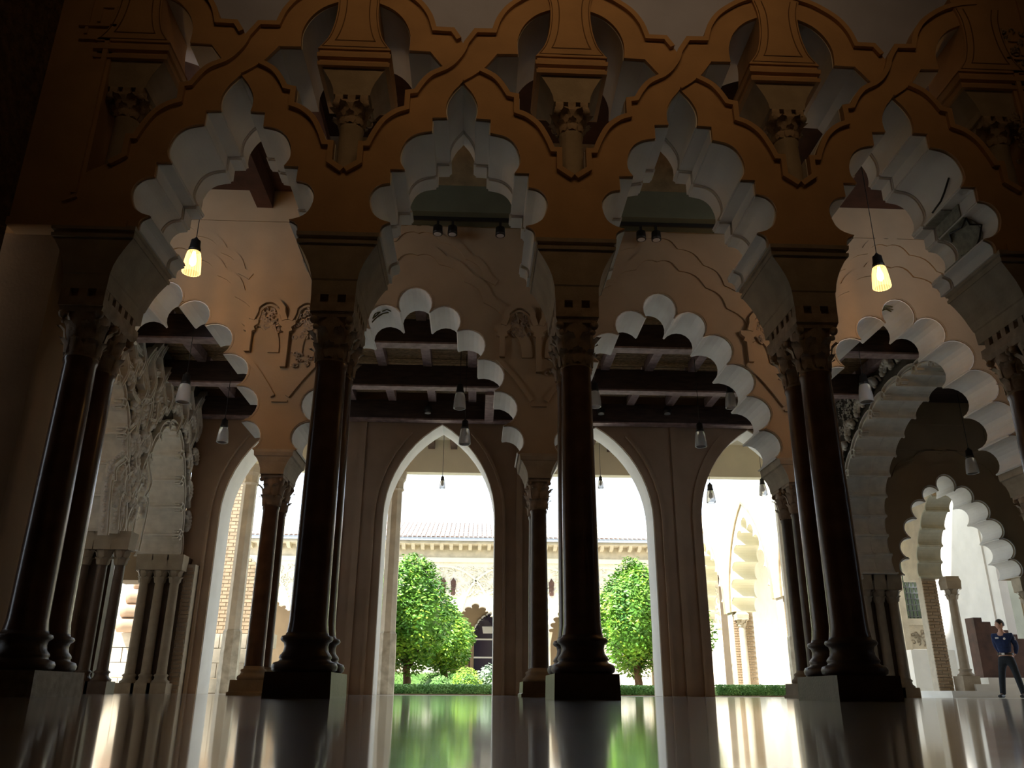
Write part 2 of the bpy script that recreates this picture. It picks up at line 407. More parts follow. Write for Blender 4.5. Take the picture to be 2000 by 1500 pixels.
def col1(k, label, first=None):
    X = 0
    t = empty('twin_column', (k*S, 0, 0), label, 'column', 'twin marble columns of the hall arcade')
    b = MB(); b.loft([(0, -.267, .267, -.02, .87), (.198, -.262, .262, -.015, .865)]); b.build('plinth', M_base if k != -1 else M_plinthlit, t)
    for cy in (.235, .625):
        b = MB(); b.lathe([(.235, .198), (.262, .215), (.268, .245), (.255, .272), (.215, .285), (.205, .30), (.215, .312), (.21, .33), (.185, .36), (.178, .40), (.185, .43), (.208, .445), (.216, .46), (.208, .48), (.178, .49), (.172, .51)], X, cy, 24); b.build('base', M_base, t)
        b = MB(); b.lathe([(.172, .51), (.166, .55), (.160, .60), (.158, .8), (.153, 1.6), (.146, 2.4), (.139, 2.86), (.150, 2.885), (.150, 2.915)], X, cy, 28); b.build('shaft', M_shaft, t)
        b = MB(); b.lathe([(.142, 2.915), (.15, 2.93), (.143, 2.95), (.148, 3.1), (.165, 3.24), (.185, 3.32), (.19, 3.345)], X, cy, 16)
        leaf_ring(b, X, cy, 2.94, .15, .16, .17, 8, .085); leaf_ring(b, X, cy, 3.06, .155, .195, .20, 8, .09, ph=.5)
        for sx in (-1, 1):
            for sy in (-1, 1):
                b.ball((X+sx*.165, cy+sy*.165, 3.315), .042, n=8, m=6)
                b.ball((X+sx*.15, cy+sy*.15, 3.25), .03, n=6, m=4)
        b.loft([(3.335, -.185, .185, cy-.185, cy+.185), (3.385, -.205, .205, cy-.2, cy+.2)])
        b.build('capital', M_cap, t)
    b = MB(); b.box(-.205, .205, .02, .845, 3.385, 3.475); b.build('abacus', M_cap, t)
    b = MB(); b.box(-.150, .150, .075, .79, 3.475, 3.555)
    for i in range(3):
        b.box(-.205+.1625*i+(-.0 if i == 0 else 0), -.205+.1625*i+.085, .02, .10, 3.475, 3.555)
    for sx in (-1, 1):
        for i in range(5):
            y = .12+.14*i; b.box(min(sx*.13, sx*.205), max(sx*.13, sx*.205), y, y+.075, 3.475, 3.555)
    b.build('pierced_band', M_cap, t)
    b = MB(); b.loft([(3.555, -.208, .208, .02, .86), (3.70, -.212, .212, .02, .87), (3.715, -.22, .22, .01, .88), (3.735, -.222, .222, .01, .89), (3.80, -.235, .235, .01, .91), (3.88, -.262, .262, .01, .92), (3.96, -.30, .30, .01, .93), (4.03, -.34, .34, .005, .94), (4.085, -.375, .375, 0, .95)])
    b.build('impost_block', M_imp, t)
    b = MB(); b.loft([(4.085, -.385, .385, -.02, .96), (4.12, -.388, .388, -.025, .965), (4.13, -.375, .375, 0, .95), (4.15, -.375, .375, 0, .95), (4.16, -.392, .392, -.03, .97), (4.20, -.395, .395, -.035, .97)])
    b.build('impost_slab', M_imp, t)
    return t
for k, lb in ((-1, 'dark twin column on a speckled plinth against the left wall'), (0, 'dark marble twin column left of the garden view'), (1, 'dark marble twin column in the middle of the garden view'), (2, 'dark marble twin column left of the carved right screen'), (3, 'dark twin column cut by the right picture edge')):
    col1(k, lb)

# small columns standing in the V of the interlacing, with hourglass springers
def vcol(k, label, half=0):
    t = empty('stub_column', (k*S, 0, 0), label, 'column', 'small columns above the arch valleys')
    b = MB(); b.lathe([(.135, 4.80), (.13, 5.0), (.125, 5.3), (.12, 5.5), (.13, 5.53), (.13, 5.55)], 0, .2, 20); b.build('shaft', M_imp, t)
    b = MB(); b.lathe([(.12, 5.55), (.13, 5.6), (.15, 5.72), (.18, 5.78)], 0, .2, 16)
    leaf_ring(b, 0, .2, 5.56, .125, .15, .13, 8, .08); leaf_ring(b, 0, .2, 5.64, .13, .19, .15, 8, .08, ph=.5)
    for sx in (-1, 1):
        for sy in (-1, 1): b.ball((sx*.155, .2+sy*.155, 5.76), .04, n=8, m=6)
    b.box(-.18, .18, .04, .4, 5.78, 5.82)
    for i in range(3): b.box(-.17+.13*i, -.17+.13*i+.08, .04, .14, 5.82, 5.885)
    b.box(-.15, .15, .08, .42, 5.82, 5.885)
    b.build('capital', M_cap, t)
    b = MB(); b.loft([(5.885, -.19, .19, .04, .45), (5.96, -.20, .20, .04, .5), (6.05, -.235, .235, .035, .55), (6.14, -.285, .285, .03, .65), (6.21, -.33, .33, .02, .73)]); b.build('impost_block', M_imp, t)
    b = MB(); b.loft([(6.21, -.375, .375, -.02, .76), (6.25, -.38, .38, -.03, .76), (6.26, -.36, .36, -.0, .76), (6.30, -.36, .36, 0, .76), (6.31, -.385, .385, -.035, .77), (6.36, -.39, .39, -.04, .77), (6.372, -.365, .365, -.01, .76), (6.42, -.37, .37, -.01, .76)]); b.build('impost_slab', M_tan, t)
    prof = crom([(.385, 6.42), (.34, 6.48), (.285, 6.575), (.245, 6.72), (.225, 6.86), (.218, 7.0), (.225, 7.15), (.26, 7.3)], 3)
    pts = prof+[(.3, 7.45), (-.3, 7.45)]+[(-u, z) for u, z in reversed(prof)]
    b = MB(); b.prism(pts, -.03, .74, FY(0)); s_ = b.build('springer', M_tan, t)
    q = offset(prof, -.09) if False else [(u-.10, z) for u, z in prof if z > 6.53]
    groove = [(-.085, 7.45)]+[(-u, z) for u, z in reversed(q)]+[(-q[0][0], 6.53), (q[0][0], 6.53)]+q+[(q[-1][0], 7.45)]
    b = MB(); b.strip([(-u, z) for u, z in reversed(q)]+q, .01, -.036, -.02, FY(0)); b.build('groove_shade_line', M_groove, s_)  # dark strip on the face, the shade of a groove painted as colour
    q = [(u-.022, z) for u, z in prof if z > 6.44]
    b = MB(); b.strip([(-u, z) for u, z in reversed(q)]+q, .008, -.036, -.02, FY(0)); b.build('groove_shade_line', M_groove, s_)
for k, lb in ((-1, 'small carved column in the valley at the left end of the arcade'), (0, 'small carved column above the left middle twin column'), (1, 'small carved column above the central twin column'), (2, 'small carved column above the right middle twin column'), (3, 'small carved column in the valley at the right end of the arcade')):
    vcol(k, lb)

# end panels with frames
for s_, kx in ((-1, -1), (1, 3)):
    x0 = kx*S
    fr = (lambda x0, s_: (lambda u, z, d: (x0+s_*u, d, z)))(x0, s_)
    t = empty('end_panel', (0, 0, 0), 'ochre framed wall panel closing the %s end of the interlaced arcade' % ('left' if s_ < 0 else 'right'), 'panel')
    P = [(0, 4.19), (0, 4.93), (.20, 4.81), (.205, 6.42), (0, 6.42)]
    b = MB(); b.prism([(0, 4.19), (0, 4.93), (.20, 4.81), (.205, 6.44), (.205, 7.75), (1.3 if s_ > 0 else .825, 7.75), (1.3 if s_ > 0 else .825, 4.19)], 0, .74, fr); b.build('panel_face', M_tan, t)
    b = MB(); b.prism([(0, 6.44), (.21, 6.44), (.21, 7.75), (0, 7.75)], .02, .74, fr); b.build('springer_wall', M_tan, t)
    b = MB(); b.prism([(-.1, 4.19), (.8, 4.19), (.8, 7.75), (-.1, 7.75)], .76, .80, fr); b.build('recess_back', M_tan, t)
    b = MB()
    b.strip([(.24, 4.56), (.24, 6.44)], .05, -.03, .01, fr); b.strip([(.24, 6.46), (.56, 6.46)], .03, -.03, .01, fr)
    b.strip([(.205, 6.64), (.59, 6.64)], .03, -.03, .01, fr); b.strip([(.5, 6.52), (.5, 7.7)], .03, -.02, .01, fr)
    b.strip([(.24, 6.62), (.24, 6.9), (.42, 6.9), (.42, 6.68)], .03, -.02, .01, fr)
    b.strip([(.24, 4.55), (.36, 4.5)], .04, -.03, .01, fr)
    b.build('raised_frame', M_tan, t)
    b = MB(); b.prism([(-.3, 4.19), (.83, 4.19), (.83, 4.27), (-.3, 4.27)], -.035, .0, fr); b.build('ledge', M_tan, t)
    if s_ > 0:   # fragments of old relief
        for (a0, z0, a1, z1) in ((.05, 4.55, .55, 5.3), (.1, 5.45, .5, 5.9), (.1, 6.5, .75, 7.05)):
            b = MB()
            for i in range(60):
                u = random.uniform(a0, a1); z = random.uniform(z0, z1); r = random.uniform(.02, .05); ph = random.uniform(0, 6.28)
                pts = [fr(u+r*(1-j/9)*math.cos(ph+j*.7), z+r*(1-j/9)*math.sin(ph+j*.7), -.015) for j in range(8)]
                b.tube(pts, .011, 4)
            o = b.build('relief_fragment', M_cap, t); o['kind'] = 'stuff'

# ================================================================== ARCADE 2 : lobed arches
def arcp(a, c, b, r, n=9):
    aa = math.atan2(a[1]-c[1], a[0]-c[0]); ab = math.atan2(b[1]-c[1], b[0]-c[0])
    while ab >= aa: ab -= 2*PI
    ra = math.dist(a, c); rb = math.dist(b, c); out = []
    for i in range(n+1):
        t = i/n; ang = aa+(ab-aa)*t; w = max(0, 1-3*t); w2 = max(0, 1-3*(1-t)); rr = r+(ra-r)*w*w+(rb-r)*w2*w2
        out.append((c[0]+rr*math.cos(ang), c[1]+rr*math.sin(ang)))
    return out
K = [(.235, 5.77), (.69, 5.455), (1.03, 4.976), (1.30, 4.446), (1.44, 3.878), (1.655, 3.45)]
C = [(0, 5.95), (.48, 5.63), (.885, 5.22), (1.19, 4.70), (1.40, 4.165), (1.50, 3.63)]
top_lobe = arcp((-K[0][0], K[0][1]), C[0], K[0], .265, 14)
R_lobes = [arcp(K[i], C[i+1], K[i+1], .262, 10) for i in range(5)]
LP_half = top_lobe[7:]
for q in R_lobes: LP_half += q[1:]
LPROF = mir(LP_half)[:-1]+LP_half
ALL_LOBES = [top_lobe]+R_lobes+[mir(q) for q in R_lobes]
def xf(pts, su=1, sz=1, z0=3.45, nz=3.45): return [(u*su, nz+(z-z0)*sz) for u, z in pts]

def scroll(b, fr, u0, u1, z0, z1, n, r0, r1, d=-.025, rad=.015):
    for i in range(n):
        u = random.uniform(u0, u1); z = random.uniform(z0, z1); r = random.uniform(r0, r1); ph = random.uniform(0, 6.28); sg = random.choice((-1, 1))
        b.tube([fr(u+r*(1-j/10)*math.cos(ph+sg*j*.65), z+r*(1-j/10)*math.sin(ph+sg*j*.65), d) for j in range(9)], rad, 4)

def trefoil(b, fr, uc, zc, w, h, d0, d1, wd=.045):
    """pointed blind arch outline with lobed edge"""
    pts = []
    for i in range(13):
        t = i/12; a = PI*t; x = -w*math.cos(a); z = zc+h*math.sin(a)**.8
        k = 1+.07*math.cos(a*10); pts.append((uc+x*k, z))
    b.strip(pts, wd, d0, d1, fr)

AX0, ASP = .33, 3.97
def make_arch2(k, label, ulo=-2, uhi=2, ztop=7.35):
    x0 = AX0+ASP*k; Y0 = 5.0; T = .85; fr = FY(x0, Y0); t = empty('lobed_arch', (0, 0, 0), label, 'arch', 'lobed arches of the porch arcade'); h = ASP/2
    pts = LPROF+[(uhi*h/2 if uhi != 2 else h, 3.45), (uhi*h/2 if uhi != 2 else h, ztop), (-h, ztop), (-h, 3.45)]
    b = MB(); b.prism(pts, 0, T, fr); b.build('arch_wall', M_tan2, t)
    for q in ALL_LOBES:
        b = MB(); b.strip(q, .014, .03, T+.008, fr, -.012, smooth=False); b.build('soffit_lobe', M_white, t)
    # thin raised rim around the lobes
    b = MB(); b.strip(LPROF, -.030, -.008, .01, fr, -.012); b.build('rim', M_tan2, t)
    # cloud shaped raised band above the arch
    band = []
    for i in range(0, len(LPROF), 1): pass
    bl = []
    ctr = [(1.93, 4.35), (1.72, 4.85), (1.45, 5.35), (1.15, 5.78), (.75, 6.15), (.28, 6.55)]
    right = [(0, 6.78)]
    bpts = [(0, 6.80), (.36, 6.62), (.78, 6.32), (1.10, 5.95), (1.48, 5.50), (1.72, 5.0), (1.84, 4.5), (1.96, 4.1)]
    for i in range(len(bpts)-1):
        a, c = bpts[i], bpts[i+1]; mx, mz = (a[0]+c[0])/2, (a[1]+c[1])/2; dx, dz = c[0]-a[0], c[1]-a[1]; L = math.hypot(dx, dz); nx, nz = -dz/L, dx/L
        for j in range(1, 7):
            s_ = j/6; q = math.sin(PI*s_)*.085; right.append((a[0]+dx*s_+nx*q, a[1]+dz*s_+nz*q))
    right = [q for q in right if q[1] > 4.95]
    full = mir(right)[:-1]+right
    b = MB(); b.strip(full, -.17, -.03, .01, fr, .0); b.build('raised_band', M_tan2, t)
    up2 = [(u*1.0, z+.42) for u, z in full if abs(u) < 1.3]
    b = MB(); b.strip(up2, -.12, -.025, .01, fr, .0); b.build('raised_band', M_tan2, t)
    return t
lab2 = ['left end lobed arch lit warm by the left glowing pendant', 'left middle lobed arch over the left orange trees', 'right middle lobed arch over the right orange tree', 'right end lobed arch in front of the carved right screen']
for k in range(-1, 3): make_arch2(k, lab2[k+1])
def on_lobe(q, t_, off=.018):
    a_ = offset(q, off); x_ = t_*(len(a_)-1); i_ = min(int(x_), len(a_)-2); f_ = x_-i_
    return (a_[i_][0]+(a_[i_+1][0]-a_[i_][0])*f_, a_[i_][1]+(a_[i_+1][1]-a_[i_][1])*f_)
M_olive = mat('faded_olive_paint', (.16, .15, .05), .9, .2, 20, 0)
for nm, kk, q, paths in (('lobed_arch.001', 0, mir(R_lobes[0]), (((.30, .30), (.45, .33), (.60, .30), (.72, .27)), ((.35, .22), (.45, .17), (.55, .21), (.45, .26), (.35, .22)), ((.60, .22), (.70, .16), (.78, .2)))),
                     ('lobed_arch.003', 2, top_lobe, (((.3, .25), (.42, .2), (.55, .25)), ((.3, .33), (.45, .28), (.6, .33)), ((.35, .4), (.5, .36), (.6, .4))))):
    tt = bpy.data.objects[nm]; f3 = FY(AX0+ASP*kk, 5.0)
    for pa in paths:
        b = MB(); b.tube([f3(*on_lobe(q, a_), d_) for a_, d_ in pa], .012, 4); b.build('painted_stroke', M_olive, tt)
# carved blind-arch panels above the supports
for k, lb in ((0, 'carved twin blind arch panel with columnettes beside the left glowing pendant'), (1, 'carved twin blind arch panel between the two middle lobed arches'), (2, 'carved twin blind arch panel left of the right glowing pendant')):
    x0 = AX0+ASP*(k-.5); fr = FY(x0, 5.0); t = empty('carved_panel', (0, 0, 0), lb, 'relief')
    b = MB()
    for uc in (-.30, .30):
        trefoil(b, fr, uc, 5.55, .28, .38, -.09, .01, .09); trefoil(b, fr, uc, 5.55, .18, .27, -.05, .01, .035)
    b.build('blind_arch', M_tan2, t)
    for uc, zlo in ((-.58, 5.0), (0, 4.75), (.58, 5.0)):
        b = MB(); b.prism([(uc-.045, zlo), (uc+.045, zlo), (uc+.045, 5.34), (uc+.09, 5.36), (uc+.07, 5.42), (uc+.13, 5.47), (uc+.13, 5.54), (uc-.13, 5.54), (uc-.13, 5.47), (uc-.07, 5.42), (uc-.09, 5.36), (uc-.045, 5.34)], -.075, .01, fr)
        b.build('columnette', M_tan2, t)
    b = MB(); scroll(b, fr, -.5, -.12, 5.35, 5.78, 34, .03, .07); scroll(b, fr, .12, .5, 5.25, 5.8, 44, .03, .07); scroll(b, fr, .12, .42, 4.75, 5.0, 14, .03, .05); o = b.build('scrollwork', M_cap, t); o['kind'] = 'stuff'
    b = MB(); b.strip(crom([(-.62, 5.0), (-.35, 4.7), (-.08, 4.3)], 4), .07, -.04, .01, fr); b.strip(crom([(.62, 5.0), (.35, 4.7), (.08, 4.3)], 4), -.07, -.04, .01, fr); b.strip([(-.12, 4.22), (.12, 4.22)], .03, -.03, .01, fr); b.build('hanging_band', M_tan2, t)

def col2(x, label, Y0=5.0):
    t = empty('slender_twin_column', (x, Y0, 0), label, 'column', 'slender twin columns of the porch arcade')
    b = MB(); b.loft([(0, -.27, .27, -.05, .90), (.04, -.27, .27, -.05, .90), (.05, -.25, .25, -.03, .88), (.20, -.245, .245, -.025, .875)]); b.build('plinth', M_base if 2 < x < 3 else M_imp, t)
    for cy in (.2, .65):
        b = MB(); b.lathe([(.2, .2), (.215, .22), (.21, .25), (.18, .27), (.165, .30), (.175, .325), (.165, .34), (.14, .35), (.135, .38)], 0, cy, 20); b.build('base', M_imp, t)
        b = MB(); b.lathe([(.132, .38), (.13, .5), (.126, 1.4), (.115, 2.56), (.125, 2.58), (.125, 2.61)], 0, cy, 24); b.build('shaft', M_shaft if x < 2 else M_base, t)
        b = MB(); b.lathe([(.115, 2.61), (.12, 2.75), (.145, 2.95), (.16, 3.03)], 0, cy, 16)
        leaf_ring(b, 0, cy, 2.62, .125, .14, .18, 8, .085); leaf_ring(b, 0, cy, 2.76, .13, .175, .20, 8, .085, ph=.5)
        for sx in (-1, 1):
            for sy in (-1, 1): b.ball((sx*.145, cy+sy*.145, 3.0), .036, n=6, m=5)
        b.box(-.165, .165, cy-.165, cy+.165, 3.025, 3.07)
        b.build('capital', M_cap, t)
    b = MB(); b.loft([(3.07, -.17, .17, 0, .85), (3.16, -.18, .18, 0, .85), (3.25, -.215, .215, -.0, .85), (3.33, -.26, .26, -.01, .86), (3.345, -.285, .285, -.02, .87), (3.40, -.29, .29, -.025, .875), (3.45, -.30, .30, 0, .86)]); b.build('impost_block', M_imp, t)
for k, lb in ((0, 'slender reddish twin column seen left of the big left dark column'), (1, 'slender twin column close to the left of the central dark column'), (2, 'slender twin column hidden behind the right dark column')):
    col2(AX0+ASP*(k-.5), lb)
col2(AX0+ASP*2.5, 'slender twin column at the right picture edge')

# steel lintel beam with track spotlights above the middle arches, and side roof timbers
t = empty('steel_beam', (0, 0, 0), 'dark green painted beam above the middle lobed arches', 'beam')
b = MB(); b.box(-.95, 5.55, 4.55, 4.99, 7.36, 7.86); b.build('beam_body', M_steel, t)
b = MB(); b.box(-.9, 5.5, 4.70, 4.74, 7.30, 7.36); b.build('light_track', M_black, t)
def spot(x, y, z, label, tilt=.25):
    t = empty('track_spotlight', (x, y, z), label, 'spotlight', 'track spotlights under the steel beam')
    b = MB(); b.box(-.02, .02, -.02, .02, -.10, 0); b.build('bracket', M_black, t)
    b = MB(); b.lathe([(.05, -.10), (.075, -.12), (.08, -.22), (.08, -.26), (.07, -.26)], 0, 0, 16); b.build('housing', M_black, t)
    b = MB(); b.lathe([(.062, -.262), (.05, -.268)], 0, 0, 16); b.build('lens', M_pale, t)
for x, lb in ((.66, 'round spotlight at the left of the pair under the left middle beam'), (.90, 'round spotlight at the right of the pair under the left middle beam'), (1.68, 'single round spotlight right of the pair above the left middle arch'), (4.0, 'round spotlight left of the pair under the right middle beam'), (4.25, 'round spotlight right of the pair under the right middle beam')):
    spot(x, 4.72, 7.30, lb)
for x, lb in ((-2.25, 'dark roof beam above the left glowing pendant'), (6.7, 'dark roof beam above the right glowing pendant')):
    b = MB(); b.box(x-.13, x+.13, 1.3, 5.0, 7.62, 7.95); tag(b.build('roof_beam', M_woodr), lb, 'beam')

# ================================================================== PORCH CEILING
def cross_beam(y, z, hgt, label):
    t = empty('cross_beam', (0, 0, 0), label, 'beam', 'dark beams across the porch ceiling')
    b = MB(); b.box(-6, 10.6, y, y+.22, z, z+hgt); b.build('beam_body', M_wood, t)
    b = MB(); b.box(-6, 10.6, y-.012, y+.232, z-.035, z); b.build('bounce_lit_underside', M_woodp, t)  # pale strip under the beam, floor bounce light put into its colour
cross_beam(6.75, 6.0, .45, 'nearest dark beam across the porch ceiling above the reed panels')
cross_beam(9.0, 6.0, .45, 'middle dark beam across the porch ceiling behind the pendants')
cross_beam(11.2, 6.0, .45, 'farthest dark beam resting against the pointed arch wall')
ORD = ['first', 'second', 'third', 'fourth', 'fifth', 'sixth', 'seventh', 'eighth', 'ninth', 'tenth', 'eleventh', 'twelfth', 'thirteenth', 'fourteenth', 'fifteenth', 'sixteenth', 'seventeenth', 'eighteenth', 'nineteenth', 'twentieth']
first = None
for i in range(-6, 11):
    for y0, y1 in ((5.9, 6.75), (6.98, 9.0), (9.24, 11.2)):
        x = .30+.93*i
        b = MB(); b.box(-.09, .09, y0, y1, 6.42, 6.62); 
        o = b.build('ceiling_joist', M_woodp, None, (x, 0, 0))
        row = {5.9: 'in front of the nearest cross beam', 6.98: 'between the nearest and middle cross beams', 9.24: 'between the middle and farthest cross beams'}[y0]
        tag(o, ORD[i+6]+' pinkish ceiling joist from the left ' + row, 'joist', 'ceiling joists ' + row)
# reed matting between joists (countless thin canes)
b = MB()
for j in range(150):
    y = 5.9+j*.0363
    if y > 11.2: break
    for x0, x1 in ((-5.2, 2.4), (2.4, 9.9)):
        pts = [(x0+(x1-x0)*q/4, y+random.uniform(-.008, .008), 6.645+random.uniform(-.008, .008)) for q in range(5)]
        b.tube(pts, random.uniform(.010, .017), 4)
o = b.build('reed_matting', M_reed); tag(o, 'canes of reed matting laid over the porch joists', 'matting', kind='stuff')
b = MB(); b.box(-.1, .1, 9.24, 11.2, 5.90, 6.0); tag(b.build('lower_trimmer', M_woodp, None, (1.62, 0, 0)), 'pale pinkish trimmer beam running towards the pointed arches', 'beam')

# ================================================================== WALL 3 : pointed arches
def pointed(hw, zs, za, n=10):
    """right half from apex down to springing"""
    # circle through (0,za) and (hw,zs) with centre on z=zs
    c = (hw*hw-(za-zs)**2)/(2*hw); r = hw-c
    out = []
    a0 = math.atan2(za-zs, -c)
    for i in range(n+1):
        a = a0*(1-i/n); out.append((c+r*math.cos(a), zs+r*math.sin(a)))
    return out
Y3, T3 = 11.5, .8
cent = [-3.10, .535, 4.16, 7.80]
w3lab = ['pointed arch at the left end with a brick wall beyond', 'pointed arch framing the left orange trees', 'pointed arch framing the right orange tree', 'pointed arch at the right end with the sunlit side arcade beyond']
for i, xc in enumerate(cent):
    t = empty('pointed_arch', (0, 0, 0), w3lab[i], 'arch', 'pointed arches of the court wall'); fr = FY(xc, Y3); h = 1.8175
    half = pointed(1.27, 3.75, 5.97)+[(1.27, 0)]; prof = mir(half)[:-1]+half
    lo = -h if i else -2.0; hi = h if i < 3 else 1.9
    b = MB(); b.prism(prof+[(hi, 0), (hi, 6.75), (lo, 6.75), (lo, 0)], 0, T3, fr); b.build('arch_wall', M_red, t)
    b = MB(); b.strip(prof, .012, .04, T3+.03, fr, -.012); b.build('jamb_lining', M_white, t)
    m = pointed(1.50, 3.75, 6.35); m = [p for p in m if p[1] < 5.98]+[(1.50, 0)]
    b = MB(); b.strip(m, .06, -.10, .01, fr); b.build('moulding', M_red, t)
    b = MB(); b.strip(mir(m), .06, -.10, .01, fr); b.build('moulding', M_red, t)
for i in range(3):
    xm = (cent[i]+cent[i+1])/2
    b = MB(); b.box(xm-.07, xm+.07, Y3-.10, Y3, 0, 6.0)
    tag(b.build('wall_fillet', M_red), ['thin upright plaster fillet left of the left garden arch', 'thin upright plaster fillet between the two garden arches', 'thin upright plaster fillet right of the right garden arch'][i], 'moulding')
box('wall_court_left', M_tan2, -12, -5.1, 11.5, 12.3, 4.9, 6.75)
box('wall_court_right', M_tan2, 14.16, 20, 11.5, 12.3, 0, 6.75)

# side pavilion lobed openings in the line of the court wall
def small_lobed(xc, Y, su, sz, nz, label, half_w, ztop, m, name='lobed_opening', frf=None, T=.8, pad=1):
    fr = frf or FY(xc, Y); t = empty(name, (0, 0, 0), label, 'arch')
    P = xf(LPROF, su, sz, 3.45, nz)
    b = MB(); b.prism(P+[(half_w[1], nz), (half_w[1], ztop), (-half_w[0], ztop), (-half_w[0], nz)], 0, T, fr); b.build('arch_wall', m, t)
    for q in ALL_LOBES:
        b = MB(); b.strip(xf(q, su, sz, 3.45, nz), .012, .02, T+.01, fr, -.01); l = b.build('soffit_lobe', M_white, t)
    b = MB(); b.strip(P, -.03, -.02, .01, fr, -.01); b.build('rim', M_white, t)
    return t, fr, P
t, fr, P = small_lobed(12.4, 11.5, .80, .84, 2.60, 'small bright lobed arch behind the guard', (1.85, 1.75), 6.75, M_tan2)
b = MB()
bp = []
for i in range(0, 9):
    a = PI*i/8; bp.append((-1.75*math.cos(a), 3.3+2.15*math.sin(a)))
sc = []
for i in range(8):
    a, c = bp[i], bp[i+1]; dx, dz = c[0]-a[0], c[1]-a[1]; L = math.hypot(dx, dz)
    for j in range(6):
        s_ = j/6; q = math.sin(PI*s_)*.13; sc.append((a[0]+dx*s_-dz/L*q, a[1]+dz*s_+dx/L*q))
sc.append(bp[-1]); b.strip(sc, -.05, -.03, .01, fr); b.strip([(-1.6, 5.55), (1.7, 5.55)], .03, -.03, .01, fr); b.strip([(-1.3, 5.62), (-1.3, 6.2), (1.2, 6.2), (1.2, 5.62)], .03, -.02, .01, fr)
b.build('raised_band', M_tan2, t)
t, fr, P = small_lobed(-7.8, 11.5, .80, .84, 2.30, 'small lobed arch of the left pavilion, sunlit beyond', (1.85, 1.9), 4.9, M_tan2)

# ================================================================== clustered piers
def thin_col(x, y, z1, label, r=.085, m=M_imp, cap=.28, imp=.3, name='colonette', imp_w=.17, zb=0.0, ped=.2, parent=None):
    t = parent or empty(name, (x, y, 0), label, 'column'); ox, oy = (0, 0) if parent is None else (x, y)
    b = MB(); b.box(ox-r*1.9, ox+r*1.9, oy-r*1.9, oy+r*1.9, zb, zb+ped); b.lathe([(r*1.75, zb+ped), (r*1.8, zb+ped+.03), (r*1.3, zb+ped+.07), (r*1.2, zb+ped+.12), (r*1.45, zb+ped+.15), (r*1.1, zb+ped+.18)], ox, oy, 14); b.build('base', m, t)
    zc = z1-imp-cap
    b = MB(); b.lathe([(r*1.03, zb+ped+.18), (r, zb+ped+.3), (r*.9, zc)], ox, oy, 16); b.build('shaft', m, t)
    b = MB(); b.lathe([(r*.95, zc), (r*1.05, zc+cap*.3), (r*1.5, zc+cap)], ox, oy, 12)
    leaf_ring(b, ox, oy, zc, r, r*1.2, cap*.55, 6, r*.9); leaf_ring(b, ox, oy, zc+cap*.4, r*1.05, r*1.6, cap*.6, 6, r*.9, ph=.5)
    b.box(ox-r*1.6, ox+r*1.6, oy-r*1.6, oy+r*1.6, zc+cap-.02, zc+cap+.03); b.build('capital', M_stone if m is M_stone else M_imp, t)
    b = MB(); w = imp_w; b.loft([(zc+cap+.03, ox-r*1.6, ox+r*1.6, oy-r*1.6, oy+r*1.6), (z1-.12, ox-r*1.7, ox+r*1.7, oy-r*1.7, oy+r*1.7), (z1-.04, ox-w, ox+w, oy-w, oy+w), (z1, ox-w, ox+w, oy-w, oy+w)]); b.build('impost_block', M_imp if m is not M_stone else M_stone, t)
    return t
# left far pier
for x, lb in ((-4.93, 'pale slender colonette at the right of the far left pier'), (-5.24, 'brownish slender colonette in the middle of the far left pier'), (-5.56, 'brownish slender colonette at the left of the far left pier')):
    thin_col(x, 10.95, 2.75, lb, .10, M_imp)
    thin_col(x, 8.12, 2.72, lb.replace('far left pier', 'near left pier'), .095, M_base)
for x, lb in ((9.83, 'pale slender colonette at the left of the right pier'), (10.12, 'pale slender colonette in the middle of the right pier'), (10.42, 'brown slender colonette at the right of the right pier')):
    thin_col(x, 10.95, 2.50, lb, .10, M_imp)
for (x0, x1, y0, y1, z1, lb) in ((-5.74, -4.80, 11.08, 11.48, 2.75, 'plain pier core behind the far left colonettes'), (-5.70, -5.12, 8.24, 8.42, 2.72, 'plain pier core behind the near left colonettes'), (9.72, 10.56, 11.08, 11.48, 2.50, 'plain pier core behind the right colonettes')):
    b = MB(); b.loft([(0, x0, x1, y0, y1), (.18, x0, x1, y0, y1), (.2, x0+.03, x1-.03, y0+.02, y1), (z1-.25, x0+.03, x1-.03, y0+.02, y1), (z1, x0, x1, y0, y1)]); tag(b.build('pier_core', M_base), lb, 'pier')

# ================================================================== CARVED SIDE WALLS
def rosette(b, fr, u, z, r, ang, d=0.0, n=7):
    for i in range(n):
        a = ang+(i-(n-1)/2)*.42; p = fr(u+math.cos(a)*r*.75, z+math.sin(a)*r*.75, d-.12)
        b.ball(p, r*.26, r*.26, r*.26, 6, 4)
        a2 = a+.2; b.ball(fr(u+math.cos(a2)*r*.42, z+math.sin(a2)*r*.42, d-.10), r*.17, n=5, m=4)
    b.tube([fr(u+math.cos(ang+s_)*r*1.02, z+math.sin(ang+s_)*r*1.02, d-.03) for s_ in [-1.5+.3*q for q in range(11)]], r*.09, 5)
def ribbon(b, fr, pts, w=.10, d=-.12):
    b.strip(pts, w*.5, d-.02, .01, fr, w*.32); b.strip(pts, -w*.32, d-.02, .01, fr, -w*.5); b.strip(pts, w*.32, d, .01, fr, -w*.32)
def beads(b, fr, pts, r=.035, step=.085, d=-.09):
    acc = 0
    for a, c in zip(pts, pts[1:]):
        L = math.dist(a, c); s_ = -acc
        while s_+step <= L:
            s_ += step; t_ = s_/L; b.ball(fr(a[0]+(c[0]-a[0])*t_, a[1]+(c[1]-a[1])*t_, d), r, n=5, m=4)
        acc = L-s_ if L > s_ else 0
